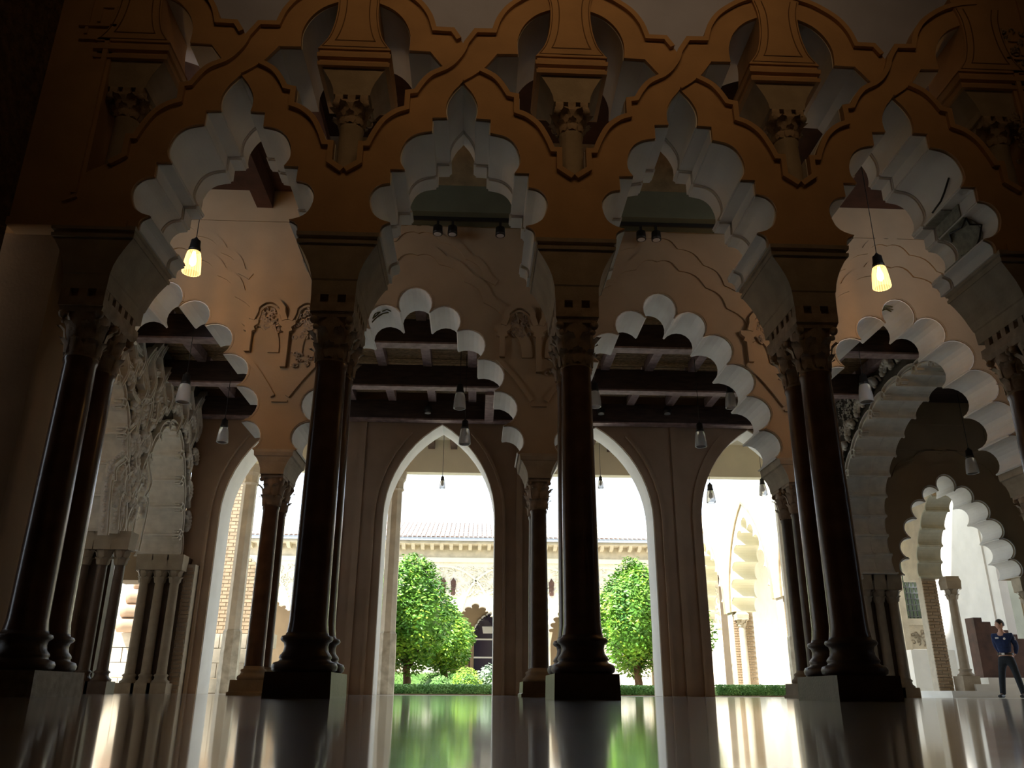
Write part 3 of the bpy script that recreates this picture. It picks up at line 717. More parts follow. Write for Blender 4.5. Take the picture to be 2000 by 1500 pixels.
def lobe_between(a, c, bulge, n=8):
    dx, dz = c[0]-a[0], c[1]-a[1]; L = math.hypot(dx, dz); nx, nz = -dz/L, dx/L; out = []
    for j in range(n+1):
        s_ = j/n; e = math.sin(PI*s_); out.append((a[0]+dx*(s_-.12*math.sin(2*PI*s_))+nx*bulge*e**.7, a[1]+dz*(s_-.12*math.sin(2*PI*s_))+nz*bulge*e**.7))
    return out
def carved_wall(cusps_list, poly_rest, X, sgn, label, bulge, ztop, u_lim, roset=True, T=.8, tier=2):
    """cusps_list: arches, each a cusp polyline in (Y, z) ordered so that the outside of the arch lies to the left"""
    fr = FX(X, -sgn) if False else (lambda u, z, d: (X-sgn*d, u, z))
    t = empty('carved_arch_wall', (0, 0, 0), label, 'arch wall')
    all_pts = []
    lobes = []
    for cu in cusps_list:
        pts = []
        for a, c in zip(cu, cu[1:]):
            q = lobe_between(a, c, bulge); lobes.append(q); pts += q if not pts else q[1:]
        all_pts.append(pts)
    poly = poly_rest(all_pts)
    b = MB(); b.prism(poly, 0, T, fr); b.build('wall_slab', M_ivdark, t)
    for q in lobes:
        b = MB(); b.strip(q, .014, -.135, T+.005, fr, -.012); b.build('soffit_lobe', M_ivory, t)
        m = MB()
        for w0, d in ((.0, -.05), (-.05, -.10), (-.10, -.14)): m.strip(q, w0-.032, d, .01, fr, w0)
        m.build('lobe_moulding', M_ivory, t)
    return t, fr, all_pts, lobes
# LEFT wall, face at X=-5.1 looking +X ; u = Y
def arch_cusps(cy, su, sz, nz):
    h = xf([(0, 6.22)]+K, su, sz, 3.45, nz)
    right = [(cy+u, z) for u, z in h[1:]]; left = [(cy-u, z) for u, z in reversed(h[1:])]
    return left+right
cB = arch_cusps(9.72, .80, 1.0, 2.75)
cA = [p for p in arch_cusps(6.72, .74, 1.0, 2.70)][len(K):]; cA = [(6.2, 5.3), (6.6, 5.30)]+cA[0:]
cA = [(5.95, 5.05), (6.35, 5.18)]+[(6.78, 5.10), (7.14, 4.82), (7.42, 4.38), (7.62, 3.88), (7.74, 3.32), (7.92, 2.72)]
def restL(ap): return ap[0]+[(8.15, 2.72)]+ap[1]+[(11.48, 2.75), (11.48, 6.74), (5.95, 6.74)]
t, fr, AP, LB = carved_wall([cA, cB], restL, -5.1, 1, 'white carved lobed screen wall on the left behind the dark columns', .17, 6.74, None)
seq = 0
for q in LB:
    m_ = q[len(q)//2]; a, c = q[0], q[-1]; dx, dz = c[0]-a[0], c[1]-a[1]; ang = math.atan2(dx, -dz)
    ang = math.atan2(dx, -dz)  # outward normal (-dz,dx)
    nx, nz = -dz/math.hypot(dx, dz), dx/math.hypot(dx, dz)
    uu, zz = m_[0]+nx*.28, m_[1]+nz*.28
    if 5.95 < uu < 11.3 and zz < 6.6:
        b = MB(); rosette(b, fr, uu, zz, .25, math.atan2(nz, nx)); b.build('leaf_cluster', M_ivory, t)
    uu, zz = m_[0]+nx*.72, m_[1]+nz*.72
    if 6.1 < uu < 11.2 and zz < 6.5:
        b = MB(); rosette(b, fr, uu, zz, .24, math.atan2(nz, nx)+.4); b.build('leaf_cluster', M_ivory, t)
def clipu(pts, a, c, zt): return [p for p in pts if a <= p[0] <= c and p[1] <= zt]
for off, nm in ((.50, 0), (.95, 1)):
    for ap in AP:
        pts = offset(ap[::4], -off); w = [(p[0]+.06*math.sin(i*1.9), p[1]+.05*math.cos(i*1.9)) for i, p in enumerate(pts)]
        w = clipu(w, 6.0, 11.35, 6.62)
        if len(w) > 3:
            w = crom(w, 3); b = MB(); ribbon(b, fr, w, .11); b.build('ribbon', M_ivory, t)
            b = MB(); beads(b, fr, offset(w, -.10), .036); b.build('bead_row', M_ivory, t)
rr = random.Random(3)
for i in range(16):
    u = 6.3+4.8*i/15; z0 = 5.35+.25*math.sin(i*2.1)
    pts = crom([(u, z0), (u+.16, z0+.35), (u-.10, z0+.7), (u+.10, z0+1.05), (u+.25, z0+1.2)], 3); pts = [p for p in pts if p[1] < 6.68 and 6.0 < p[0] < 11.4]
    b = MB(); ribbon(b, fr, pts, .09, -.15); b.build('ribbon', M_ivory, t)
    b = MB(); beads(b, fr, offset(pts, .12), .036, .08); b.build('bead_row', M_ivory, t)
# RIGHT wall, face at X=9.7 looking -X
cR = [(6.0, 5.5), (6.5, 5.62), (7.08, 5.70), (7.69, 5.70), (8.36, 5.64), (8.94, 5.46), (9.5, 5.22), (9.96, 4.92), (10.35, 4.58), (10.62, 4.18), (10.77, 3.78), (10.83, 3.36), (10.80, 2.94), (10.66, 2.52)]
def restR(ap): return ap[0]+[(11.48, 2.52), (11.48, 6.74), (5.95, 6.74), (5.95, 5.5)]
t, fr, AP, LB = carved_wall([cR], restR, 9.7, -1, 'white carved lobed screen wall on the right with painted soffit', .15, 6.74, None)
for q in LB:
    m_ = q[len(q)//2]; a, c = q[0], q[-1]; dx, dz = c[0]-a[0], c[1]-a[1]; L = math.hypot(dx, dz); nx, nz = -dz/L, dx/L
    uu, zz = m_[0]+nx*.36, m_[1]+nz*.36
    if 5.9 < uu < 11.3 and zz < 6.6:
        b = MB(); rosette(b, fr, uu, zz, .27, math.atan2(nz, nx), n=8); b.build('leaf_cluster', M_ivory, t)
    # scratched painted pattern band on the soffit
    b = MB(); b.strip(q, .024, .42, .45, fr, .012); b.strip(q, .024, .78, .80, fr, .012); b.build('soffit_fillet', M_ivory, t)
# rough stucco field above the right screen
b = MB()
for i in range(260):
    u = random.uniform(9.2, 11.4); z = random.uniform(5.6-.0, 6.7)
    if z < 5.2+(11.4-u)*.35: continue
    b.tube([fr(u+.05*(1-j/6)*math.cos(i+j), z+.05*(1-j/6)*math.sin(i+j), -.02) for j in range(6)], .014, 4)
b.build('stucco_tracery', M_ivory, t)

# ================================================================== bricks
def brick_wall(name, label, fr, u0, u1, z0, z1, bl=.29, bh=.055, joint=.02, keep=None, T=.25, cap=300, cat='wall', step=.02, mortar_poly=None):
    t = empty(name, (0, 0, 0), label, cat)
    b = MB(); b.prism(mortar_poly or [(u0, z0), (u1, z0), (u1, z1), (u0, z1)], .02, T, fr); b.build('mortar_bed', M_mortar, t)
    p0 = Vector(fr(0, 0, 0)); e1 = Vector(fr(1, 0, 0))-p0; e2 = Vector(fr(0, 1, 0))-p0; e3 = Vector(fr(0, 0, 1))-p0
    b = MB(); b.box(0, bl-joint, 0, .06, 0, bh); proto = None; rest = MB(); n = 0
    z = z0+.01; row = 0
    while z+bh <= z1:
        u = u0-(bl/2 if row % 2 else 0)
        while u < u1:
            a = max(u, u0+.005); c = min(u+bl-joint, u1-.005)
            if c-a > .05 and (keep is None or keep((a+c)/2, z+bh)):
                if n < cap:
                    if proto is None: o = b.build('brick', M_brick, t); proto = o
                    else: o = proto.copy(); COL.objects.link(o); o.parent = t
                    o.matrix_local = Matrix.Translation(p0+e1*a+e2*z-e3*random.uniform(0, .008)) @ Matrix(((e1.x*(c-a)/(bl-joint), e3.x, e2.x, 0), (e1.y*(c-a)/(bl-joint), e3.y, e2.y, 0), (e1.z*(c-a)/(bl-joint), e3.z, e2.z, 0), (0, 0, 0, 1)))
                    n += 1
                else: rest.prism([(a, z), (c, z), (c, z+bh), (a, z+bh)], -random.uniform(0, .008), .04, fr)
            u += bl
        z += bh+joint; row += 1
    if rest.v: o = rest.build('brickwork', M_brick, t); o['kind'] = 'stuff'
    return t
# brick pilaster between the far left pier and the pointed arch
brick_wall('brick_pilaster', 'narrow brick pilaster right of the far left pier', FY(0, 11.15), -4.92, -4.62, 0, 2.6, bh=.06, joint=.022, T=.34, cat='pilaster')
brick_wall('brick_pier', 'tall brick pier in the pavilion behind the right lobed arch', FY(0, 14.6), 13.12, 13.5, 0, 2.95, bh=.06, joint=.02, T=.30, cat='pier')
# brick side wall of the court on the left with a rounded arch shoulder
def kp(u, z):
    if u > -6.65 and z > 3.6: return (u+6.65-.0)**2+(z-3.6)**2*.35 < .55**2*1.0
    return True
mp = [(-10.5, 0), (-6.1, 0), (-6.1, 3.6), (-6.16, 4.0), (-6.3, 4.3), (-6.5, 4.5), (-6.65, 4.53), (-6.65, 7.2), (-10.5, 7.2)]
brick_wall('brick_court_wall', 'pale brick wall with a rounded shoulder seen between the left slender columns', FY(0, 22), -10.4, -6.1, 0, 7.1, bl=.34, bh=.095, joint=.03, keep=kp, T=.5, cap=300, mortar_poly=mp)

# ================================================================== LOGGIA beyond the pointed arches
b = MB(); b.loft([(5.70, -12, 20, 15.0, 15.3), (6.9, -12, 20, 15.0, 15.3)]); struct('wall_loggia_lintel', b, M_cream)
box('ceiling_loggia', M_cream, -12, 20, 12.3, 15.0, 6.62, 6.74)
for i in range(-6, 13):
    b = MB(); b.box(-.09, .09, 13.0, 15.0, 6.36, 6.62); o = b.build('loggia_joist', M_bark, None, (i*.62+.1, 0, 0)); tag(o, ORD[i+6]+' short brown joist from the left under the cream loggia ceiling', 'joist', 'brown joists of the cream loggia')
def octa(x, y, label, z1=5.70, r=.2, m=M_stone, name='octagonal_column'):
    t = empty(name, (x, y, 0), label, 'column', 'pale octagonal columns of the outer loggia')
    b = MB(); b.lathe([(r*1.2, 0), (r*1.2, .9), (r*1.15, 1.45), (r, 1.5)], 0, 0, 8, False); b.build('base', M_oldstone, t)
    b = MB(); b.lathe([(r, 1.5), (r*.92, z1-.55)], 0, 0, 8, False); b.build('shaft', m, t)
    b = MB(); b.lathe([(r*.95, z1-.55), (r*1.2, z1-.5), (r*1.05, z1-.46), (r*1.1, z1-.3), (r*1.35, z1-.22), (r*1.45, z1-.12), (r*1.5, z1)], 0, 0, 8, False); b.build('capital', m, t)
for x, lb in ((-4.62, 'pale octagonal column with a worn marble base at the left'), (-.82, 'pale octagonal column at the left edge of the left garden arch'), (2.75, 'pale octagonal column hidden behind the central columns'), (6.20, 'pale octagonal column at the right edge of the right garden arch'), (9.75, 'pale octagonal column right of the right pointed arch')):
    octa(x, 15.0 if x > -4 else 14.6, lb)

# ================================================================== FAR FACADE
YF = 35
box('wall_facade', M_cream, -9, -1.0+1.02-.0-1.0+.3, YF, YF+.6, 0, 6.5) if False else None
def fac_open(xc, label):
    fr = FY(xc, YF); t = empty('facade_bay', (0, 0, 0), label, 'facade'); P = xf(LPROF, .72, .50, 3.45, 2.85); h = 2.45
    b = MB(); b.prism(P+[(1.2, 2.85), (1.2, 0), (h, 0), (h, 6.2), (-h, 6.2), (-h, 0), (-1.2, 0), (-1.2, 2.85)], 0, .6, fr); b.build('facade_wall', M_carve, t)
    b = MB()
    for cc in (-1.6, 1.6):
        pts = [(cc+2.35*math.cos(a), 3.55+2.5*math.sin(a)) for a in [PI*.97-PI*.94*q/24 for q in range(25)]]
        pts = [p for p in pts if -h < p[0] < h and p[1] < 6.15]
        if len(pts) > 2: b.strip(pts, .10, -.06, .01, fr)
    b.build('round_band', M_cream, t)
    b = MB(); sx = random.Random(int(xc*10))
    for i in range(520):
        u = sx.uniform(-h+.1, h-.1); z = sx.uniform(3.0, 6.0)
        if abs(u) < 1.3 and z < 4.5: continue
        a = sx.uniform(0, 3.1); r = sx.uniform(.05, .12); b.tube([fr(u+r*math.cos(a)*q, z+r*math.sin(a)*q, -.03-.02*(1-q*q)) for q in (-1, 0, 1)], .03, 4)
    b.build('stucco_tracery', M_cream, t)
    for u in (-1.62, -1.12):
        b = MB(); b.prism([(u-.10, 4.6), (u+.10, 4.6), (u+.13, 5.25), (u, 5.45), (u-.13, 5.25)], -.075, -.03, fr); b.build('slit_opening', M_woodr, t)
    for u in (-1.3, 1.3):
        b = MB(); b.lathe([(.14, 0), (.12, .2), (.10, .3), (.09, 2.3), (.15, 2.6), (.2, 2.85)], xc+u, YF-.15, 10); b.build('facade_column', M_stone, t)
for xc, lb in ((-8.4, 'far white facade bay left of the orange trees'), (-3.5, 'far white facade bay behind the left orange trees'), (1.4, 'far white facade bay with dark slit windows above the doorway'), (6.3, 'far white facade bay behind the central columns'), (11.2, 'far white facade bay behind the right orange tree')):
    fac_open(xc, lb)
box('wall_facade_back', M_tan2, -12, 15, 38.4, 38.8, 0, 6.2)
box('ceiling_facade', M_wood, -12, 15, 35.6, 38.4, 5.6, 5.8)
# dark lobed doorway of the far porch
fr = FY(2.15, 38.35); t = empty('far_doorway', (0, 0, 0), 'dark glazed lobed doorway under the far facade', 'door')
P = xf(LPROF, .48, .45, 3.45, 2.75)
b = MB(); b.prism(P+[(.78, 2.75), (.78, 0), (-.78, 0), (-.78, 2.75)], -.02, .03, fr); b.build('door_glass', M_dglass, t)
b = MB(); b.strip([(u, z) for u, z in P], -.08, -.08, .02, fr, -.0); b.build('lobed_frame', M_marb, t)
b = MB(); b.box(2.15-.8, 2.15+.8, 38.27, 38.33, 2.66, 2.74); b.box(2.15-.8, 2.15+.8, 38.27, 38.33, 1.75, 1.83); b.build('door_rail', M_marb, t)
b = MB(); b.prism([(-.32, 3.0), (.32, 3.0), (.38, 3.35), (-.38, 3.35)], -.05, -.02, fr); b.build('pale_tympanum_pane', M_marb, t)
b = MB(); b.box(2.15-1.05, 2.15-.97, 38.2, 38.3, 0, 2.2); b.build('door_post', M_woodr, t)
# cornice, corbels and roof
box('trim_cornice', M_cream, -11, 14, YF-.12, YF+.6, 6.2, 6.42)
box('wall_cornice_frieze', M_stone, -11, 14, YF-.02, YF+.6, 6.42, 7.02)
t = empty('cornice', (0, 0, 0), 'projecting far cornice with a row of corbels under the roof', 'cornice')
b = MB(); b.box(-11, 14, YF-.75, YF+.5, 7.02, 7.14); b.build('eave_board', M_stone, t)
b = MB(); b.box(-11, 14, YF-.95, YF-.80, 7.14, 7.30); b.build('gutter', mat('zinc', (.42, .45, .5), .4, .05, 3, 0, metallic=.3), t)
proto = None
for i in range(52):
    x = -10.8+i*.475
    if proto is None:
        b = MB(); b.loft([(6.80, -.08, .08, -.30, 0), (6.86, -.09, .09, -.52, 0), (7.02, -.09, .09, -.66, 0)]); proto = o = b.build('corbel', M_stone, t)
    else: o = proto.copy(); COL.objects.link(o); o.parent = t
    o.location = (x, YF, 0)
t = empty('tiled_roof', (0, 0, 0), 'pale clay tiled roof of the far building', 'roof')
b = MB(); b.add([(-11, YF-.95, 7.28), (14, YF-.95, 7.28), (14, YF+4, 9.0), (-11, YF+4, 9.0), (-11, YF+4, 7.2), (14, YF+4, 7.2)], [(0, 1, 2, 3), (3, 2, 5, 4), (0, 4, 5, 1)]); b.build('roof_deck', M_tile, t)
b = MB(); n = 0; slope = 1.72/4.95
x = -10.9
while x < 14:
    for j in range(9):
        y0 = YF-1.0+j*.54; z0 = 7.30+j*.54*slope+.01
        vs = []; fs = []
        for q in range(6):
            a = PI*q/5; vs += [(x+.105*math.cos(a), y0, z0+.095*math.sin(a)+.03), (x+.085*math.cos(a), y0+.58, z0+.58*slope+.075*math.sin(a)+.01)]
        fs = [(2*q, 2*q+2, 2*q+3, 2*q+1) for q in range(5)]; fs.append((0, 2, 4, 6, 8, 10)); b.add(vs, fs, False)
    x += .235
o = b.build('barrel_tiles', M_tile, t, fix=False); o['kind'] = 'stuff'

# ================================================================== RIGHT SIDE OF THE COURT
fr = lambda u, z, d: (11.5+d, u, z)
for cy, lb in ((18.0, 'near bay of the sunlit side arcade of the court'), (23.7, 'middle bay of the sunlit side arcade with lobed soffit'), (29.4, 'far bay of the sunlit side arcade of the court')):
    t = empty('side_arcade_bay', (0, 0, 0), lb, 'arch'); f2 = (lambda cy: (lambda u, z, d: (11.5+d, cy+u, z)))(cy)
    P = xf(LPROF, 1.34, 1.18, 3.45, 3.1)
    b = MB(); b.prism(P+[(2.85, 3.1), (2.85, 7.6), (-2.85, 7.6), (-2.85, 3.1)], 0, .9, f2); b.build('arch_wall', M_cream, t)
    for q in ALL_LOBES:
        b = MB(); b.strip(xf(q, 1.34, 1.18, 3.45, 3.1), .015, .02, .91, f2, -.01); b.build('soffit_lobe', M_cream, t)
    b = MB(); hp = pointed(2.5, 3.1, 7.0); pp = mir(hp)[:-1]+hp; b.strip(pp, .1, -.06, .01, f2); b.build('pointed_band', M_brick, t)
for y, lb in ((20.85, 'nearer'), (26.55, 'farther')):
    brick_wall('brick_pier', lb + ' brick pier of the sunlit side arcade', (lambda y: (lambda u, z, d: (u, y-.35+d, z)))(y), 11.55, 12.35, 0, 3.1, bl=.3, bh=.07, joint=.025, T=.7, cap=120, cat='pier')
    thin_col(11.8, y-.62, 3.1, lb + ' pale column in front of the sunlit side arcade pier', .14, M_stone, name='court_column')
box('wall_side_gallery', M_white, 14.6, 14.9, 20.2, 36, 0, 6.4)
box('ceiling_side_gallery', M_cream, 12.4, 14.9, 20.2, 36, 6.4, 6.5)
t = empty('gallery_ceiling_boards', (0, 0, 0), 'striped brick and board ceiling fragment inside the side gallery', 'ceiling boards')
for i in range(9):
    b = MB(); b.box(12.45, 14.5, 24.6+i*.28, 24.74+i*.28, 6.22, 6.38); b.build('board', M_woodr, t)

# hedges, planting
def leaves(b, n, fn, L=.10, Wd=.045, rng=random):
    for i in range(n):
        p, nrm = fn(rng); a = rng.uniform(0, 6.28); d = Vector((math.cos(a), math.sin(a), rng.uniform(-.9, .2))).normalized()
        s_ = d.cross(Vector(nrm)+Vector((rng.uniform(-.4, .4), rng.uniform(-.4, .4), rng.uniform(-.2, .6))));
        if s_.length < .01: continue
        s_.normalize(); l = L*rng.uniform(.7, 1.3); w = Wd*rng.uniform(.7, 1.2); p = Vector(p); m_ = p+d*l*.5
        b.add([p, m_+s_*w*.5, p+d*l, m_-s_*w*.5], [(0, 1, 2, 3)])
def hedge(x0, x1, y0, y1, h, label, n=5200, m=None):
    t = empty('clipped_hedge', (0, 0, 0), label, 'hedge', None)
    b = MB(); b.box(x0+.05, x1-.05, y0+.05, y1-.05, 0, h-.05); b.build('hedge_core', M_hedge, t)
    def fn(r):
        f = r.random(); x = r.uniform(x0, x1)
        if f < .5: return (x, y0+r.uniform(-.02, .03), r.uniform(0, h)), (0, -1, 0)
        return (x, r.uniform(y0, y1), h+r.uniform(-.03, .02)), (0, 0, 1)
    b = MB(); leaves(b, n, fn, .055, .04); o = b.build('foliage', m or M_hedge, t, fix=False); o['kind'] = 'stuff'
hedge(-2.3, 2.1, 17.6, 18.4, .27, 'low clipped hedge under the left orange trees')
hedge(5.2, 8.0, 17.6, 18.4, .27, 'low clipped hedge under the right orange tree')
hedge(8.3, 11.3, 17.6, 18.4, .30, 'low clipped hedge in front of the sunlit side arcade')
hedge(-8.0, 1.0, 31.5, 32.2, .9, 'darker far hedge behind the left orange tree trunks', 4000)
box('soil_bed_left', M_soil, -6, 2.4, 17.5, 31, -.02, .02); box('soil_bed_right', M_soil, 5.0, 11.3, 17.5, 31, -.02, .02)
def tree(x, y, zb, zt, rx, label, trunk=.14, n=5200, m=M_leaf, seed=1, young=.15):
    r = random.Random(seed); t = empty('orange_tree', (x, y, 0), label, 'tree')
    b = MB(); b.tube([(0, 0, 0), (.03, 0, .4), (-.02, 0, zb+.1), (0, 0, zb+.7)], [trunk*1.2, trunk, trunk*.9, trunk*.6], 8)
    for q in range(6):
        a = q*1.05+.3; b.tube([(0, 0, zb+.05*q), (.3*math.cos(a), .3*math.sin(a), zb+.5), (.7*rx*math.cos(a), .7*rx*math.sin(a), zb+1.1)], [trunk*.5, trunk*.35, .01], 5)
    b.build('trunk', M_bark, t)
    hz = (zt-zb)/2; cz = zb+hz; ph = [r.uniform(0, 6) for _ in range(6)]
    def srf(r):
        th = math.acos(r.uniform(-1, 1)); a = r.uniform(0, 2*PI); k = 1+.09*math.sin(3*a+ph[0]+2*th)+.07*math.sin(5*th+ph[1]+a)+.05*math.sin(9*a+ph[2])
        k *= r.uniform(.80, 1.03); st = math.sin(th)
        w = rx*(1.0 if math.cos(th) < 0 else 1-.35*math.cos(th)**1.5)
        v = (w*st*math.cos(a)*k, w*st*math.sin(a)*k, cz+hz*math.cos(th)*min(k, 1.06)); return v, (math.cos(a)*st, math.sin(a)*st, math.cos(th))
    b = MB(); leaves(b, n, srf, .17, .075, r); o = b.build('foliage', m, t, fix=False); o['kind'] = 'stuff'
    def srf2(r):
        v, nn = srf(r)
        return tuple(c*1.03 if i_ < 2 else c+.04 for i_, c in enumerate(v)), nn
    b = MB(); leaves(b, int(n*young), srf2, .15, .06, r); o = b.build('young_foliage', M_leafl, t, fix=False); o['kind'] = 'stuff'; o['label'] = 'yellow green young leaves'
    b = MB(); b.ball((0, 0, cz), rx*.72, rx*.72, hz*.78, 10, 8); b.build('inner_crown', M_leaf, t)
    return t
tree(-.95, 23.5, .75, 4.75, 1.5, 'large round orange tree in the left garden arch', seed=2, n=10000)
tree(-2.35, 22.0, .8, 4.0, 1.1, 'orange tree at the left edge of the left garden arch', seed=3, n=5000)
tree(.25, 27.0, .8, 3.3, 1.1, 'smaller yellow green orange tree right behind the large left one', seed=4, n=5000, young=.9)
tree(-1.75, 25.5, .8, 4.1, 1.1, 'orange tree half hidden behind the large left one', seed=8, n=3500)
tree(7.25, 24.0, .7, 4.75, 1.35, 'drooping orange tree in the right garden arch', seed=5, n=10000)
tree(9.6, 27.0, .7, 4.6, 1.2, 'orange tree cut by the right edge of the right garden arch', seed=6, n=4500)
def shrub(x, y, rx, h, label, m, n=1400, seed=0, L=.08):
    r = random.Random(seed); t = empty('shrub', (x, y, 0), label, 'shrub')
    def srf(r):
        th = math.acos(r.uniform(0, 1)); a = r.uniform(0, 2*PI); k = r.uniform(.8, 1.05)
        return (rx*math.sin(th)*math.cos(a)*k, rx*math.sin(th)*math.sin(a)*k, h*math.cos(th)*k), (0, -.5, .8)
    b = MB(); leaves(b, n, srf, L, L*.55, r); o = b.build('foliage', m, t, fix=False); o['kind'] = 'stuff'
    b = MB(); b.ball((0, 0, 0), rx*.8, rx*.8, h*.8, 8, 6); b.build('core', M_hedge, t)
shrub(.35, 21, .42, .55, 'rounded green bush under the left orange trees', M_hedge, seed=1)
shrub(1.15, 22, .55, .85, 'loose yellow green bush right of the left orange trees', M_leafl, seed=2)
shrub(1.95, 22.5, .55, .95, 'silvery leaved shrub in front of the far doorway', M_sage, seed=3, L=.12)
shrub(2.55, 21, .35, .7, 'green bush beside the silvery shrub', M_leafl, seed=4)
shrub(.0, 27, .8, .9, 'dark green bush behind the left tree trunks', M_leaf, seed=5)
shrub(6.3, 26, .7, .6, 'dark bush at the foot of the right orange tree', M_leaf, seed=6)

# ================================================================== LEFT PAVILION GLIMPSE
t = empty('dado_wall', (0, 0, 0), 'stone block dado seen through the left carved arch', 'wall')
rr = random.Random(5)
for j in range(4):
    for i in range(10):
        b = MB(); x0 = -13+i*.8+(.4 if j % 2 else 0); b.box(x0+.01, x0+.79, 19.0-rr.uniform(0, .015), 19.4, j*.42+.008, j*.42+.412); b.build('stone_block', M_stone, t)
box('wall_pavilion_far', M_white, -16, -6.6, 19.05, 19.5, 1.68, 5.2)
t = empty('lobed_pier_stub', (-8.7, 18.8, 0), 'pinkish stack of rounded lobes on the left pavilion dado', 'pier')
for j, (w, z) in enumerate(((.46, 1.68), (.40, 2.10), (.30, 2.50), (.16, 2.85))):
    b = MB(); b.tube([(-w, 0, z+.2), (-w*.5, 0, z+.2), (w*.5, 0, z+.2), (w, 0, z+.2)], .21 if j < 3 else .13, 14); b.build('lobe_roll', M_red, t)

# ================================================================== RIGHT PAVILION
M_sagestone = mat('greenish_stone', (.50, .49, .38), .8, .12, 4, .4, 30)
fr = lambda u, z, d: (13.1+d, u, z)
t = empty('pavilion_lobed_springer', (0, 0, 0), 'stack of beige soffit lobes rising above the inner pavilion column', 'arch')
cu = [(13.35, 4.85), (13.75, 4.55), (14.1, 4.15), (14.35, 3.75), (14.5, 3.35), (14.55, 2.95)]
pts = []
for a, c in zip(cu, cu[1:]):
    q = lobe_between(a, c, .13); b = MB(); b.strip(q, .02, -.02, .62, fr, -.02); b.build('soffit_lobe', M_sagestone, t); pts += q if not pts else q[1:]
b = MB(); b.prism(pts+[(15.5, 2.95), (15.5, 6.2), (13.35, 6.2)], 0, .6, fr); b.build('wall_slab', M_stone, t)
thin_col(13.72, 14.35, 2.95, 'beige column with carved capital in front of the inner brick pier', .115, M_imp, name='pavilion_column', zb=.16, ped=.35)
thin_col(13.95, 11.75, 2.60, 'pale column carrying the right foot of the small lobed arch', .10, M_stone, name='pavilion_column')
thin_col(14.25, 11.95, 2.60, 'pale column at the extreme right edge of the picture', .10, M_stone, name='pavilion_column')
thin_col(10.85, 11.75, 2.60, 'pale column carrying the left foot of the small lobed arch', .10, M_stone, name='pavilion_column')
box('wall_pavilion_inner', mat('greenish_plaster', (.50, .50, .40), .85, .15, 1.2, .2, 20), 16.0, 20, 17.0, 17.2, 0, 6.7)
box('wall_pavilion_inner_side', M_white, 15.9, 16.0, 16.2, 17.2, 0, 6.7)
# marble steps and dark stair
t = empty('marble_steps', (0, 0, 0), 'low white marble steps behind the guard', 'steps')
for i, (x0, y0) in enumerate(((12.95, 13.75), (13.75, 14.05), (14.3, 14.4))):
    b = MB(); b.box(x0, 18, y0, 15.8, i*.16, (i+1)*.16); b.build('step', M_marb, t)
t = empty('dark_staircase', (0, 0, 0), 'dark wooden staircase rising behind the guard', 'staircase')
for i in range(9):
    b = MB(); b.box(14.50+i*.22, 14.72+i*.22, 14.9, 15.3, .48, 1.98-i*.105); b.build('stair_step', M_woodr, t)
# court beyond: grilled window wall, ramp
box('wall_grille_building', M_white, 15.95, 16.2, 15.8, 26, 0, 8)
t = empty('iron_grille', (0, 0, 0), 'dark iron window grille in the bright court beyond the small arch', 'window grille')
b = MB(); b.box(14.9, 16.3, 19.2, 19.3, 2.3, 6.2)
b.build('dark_pane', M_sage, t)
n = 0
for i in range(12):
    b = MB(); b.box(14.9+i*.12, 14.925+i*.12, 19.12, 19.16, 2.3, 6.2); b.build('bar', M_iron, t)
for i in range(22):
    b = MB(); b.box(14.85, 16.3, 19.10, 19.14, 2.35+i*.18, 2.375+i*.18); b.build('bar', M_iron, t)
b = MB(); b.box(14.7, 14.9, 19.05, 19.35, .0, 6.3); b.build('frame_post', M_stone, t)
b = MB(); b.box(14.9, 16.3, 19.05, 19.3, 2.1, 2.3); b.build('sill', M_stone, t)
t = empty('ornate_dado', (0, 0, 0), 'pale ornamented dado under the iron grille', 'dado')
b = MB(); b.box(14.9, 16.3, 19.1, 19.3, 1.4, 2.1); b.build('dado_body', M_stone, t)
b = MB(); scroll(b, FY(0, 19.1), 14.95, 16.2, 1.45, 2.05, 50, .05, .1, -.01, .015); o = b.build('scrollwork', M_imp, t); o['kind'] = 'stuff'
box('ramp_wall', M_white, 14.6, 16.3, 18.6, 19.0, 0, 1.35)

# ================================================================== PENDANT LAMPS
def ribbed_lit():
    m = bpy.data.materials.new('glowing_ribbed_glass'); m.use_nodes = True
    n = m.node_tree.nodes; l = m.node_tree.links; n.clear()
    o = n.new('ShaderNodeOutputMaterial'); mx = n.new('ShaderNodeMixShader'); tr = n.new('ShaderNodeBsdfTransparent'); em = n.new('ShaderNodeEmission')
    em.inputs[0].default_value = (1, .62, .20, 1); em.inputs[1].default_value = 2.6
    tc = n.new('ShaderNodeTexCoord'); sp = n.new('ShaderNodeSeparateXYZ'); at = n.new('ShaderNodeMath'); at.operation = 'ARCTAN2'
    ml = n.new('ShaderNodeMath'); ml.operation = 'MULTIPLY'; ml.inputs[1].default_value = 22; si = n.new('ShaderNodeMath'); si.operation = 'SINE'
    mr = n.new('ShaderNodeMapRange'); mr.inputs['From Min'].default_value = -1; mr.inputs['To Min'].default_value = .25; mr.inputs['To Max'].default_value = .7
    l.new(tc.outputs['Object'], sp.inputs[0]); l.new(sp.outputs[0], at.inputs[0]); l.new(sp.outputs[1], at.inputs[1]); l.new(at.outputs[0], ml.inputs[0]); l.new(ml.outputs[0], si.inputs[0]); l.new(si.outputs[0], mr.inputs[0])
    l.new(mr.outputs[0], mx.inputs[0]); l.new(tr.outputs[0], mx.inputs[1]); l.new(em.outputs[0], mx.inputs[2]); l.new(mx.outputs[0], o.inputs[0])
    return m
M_rlit = ribbed_lit()
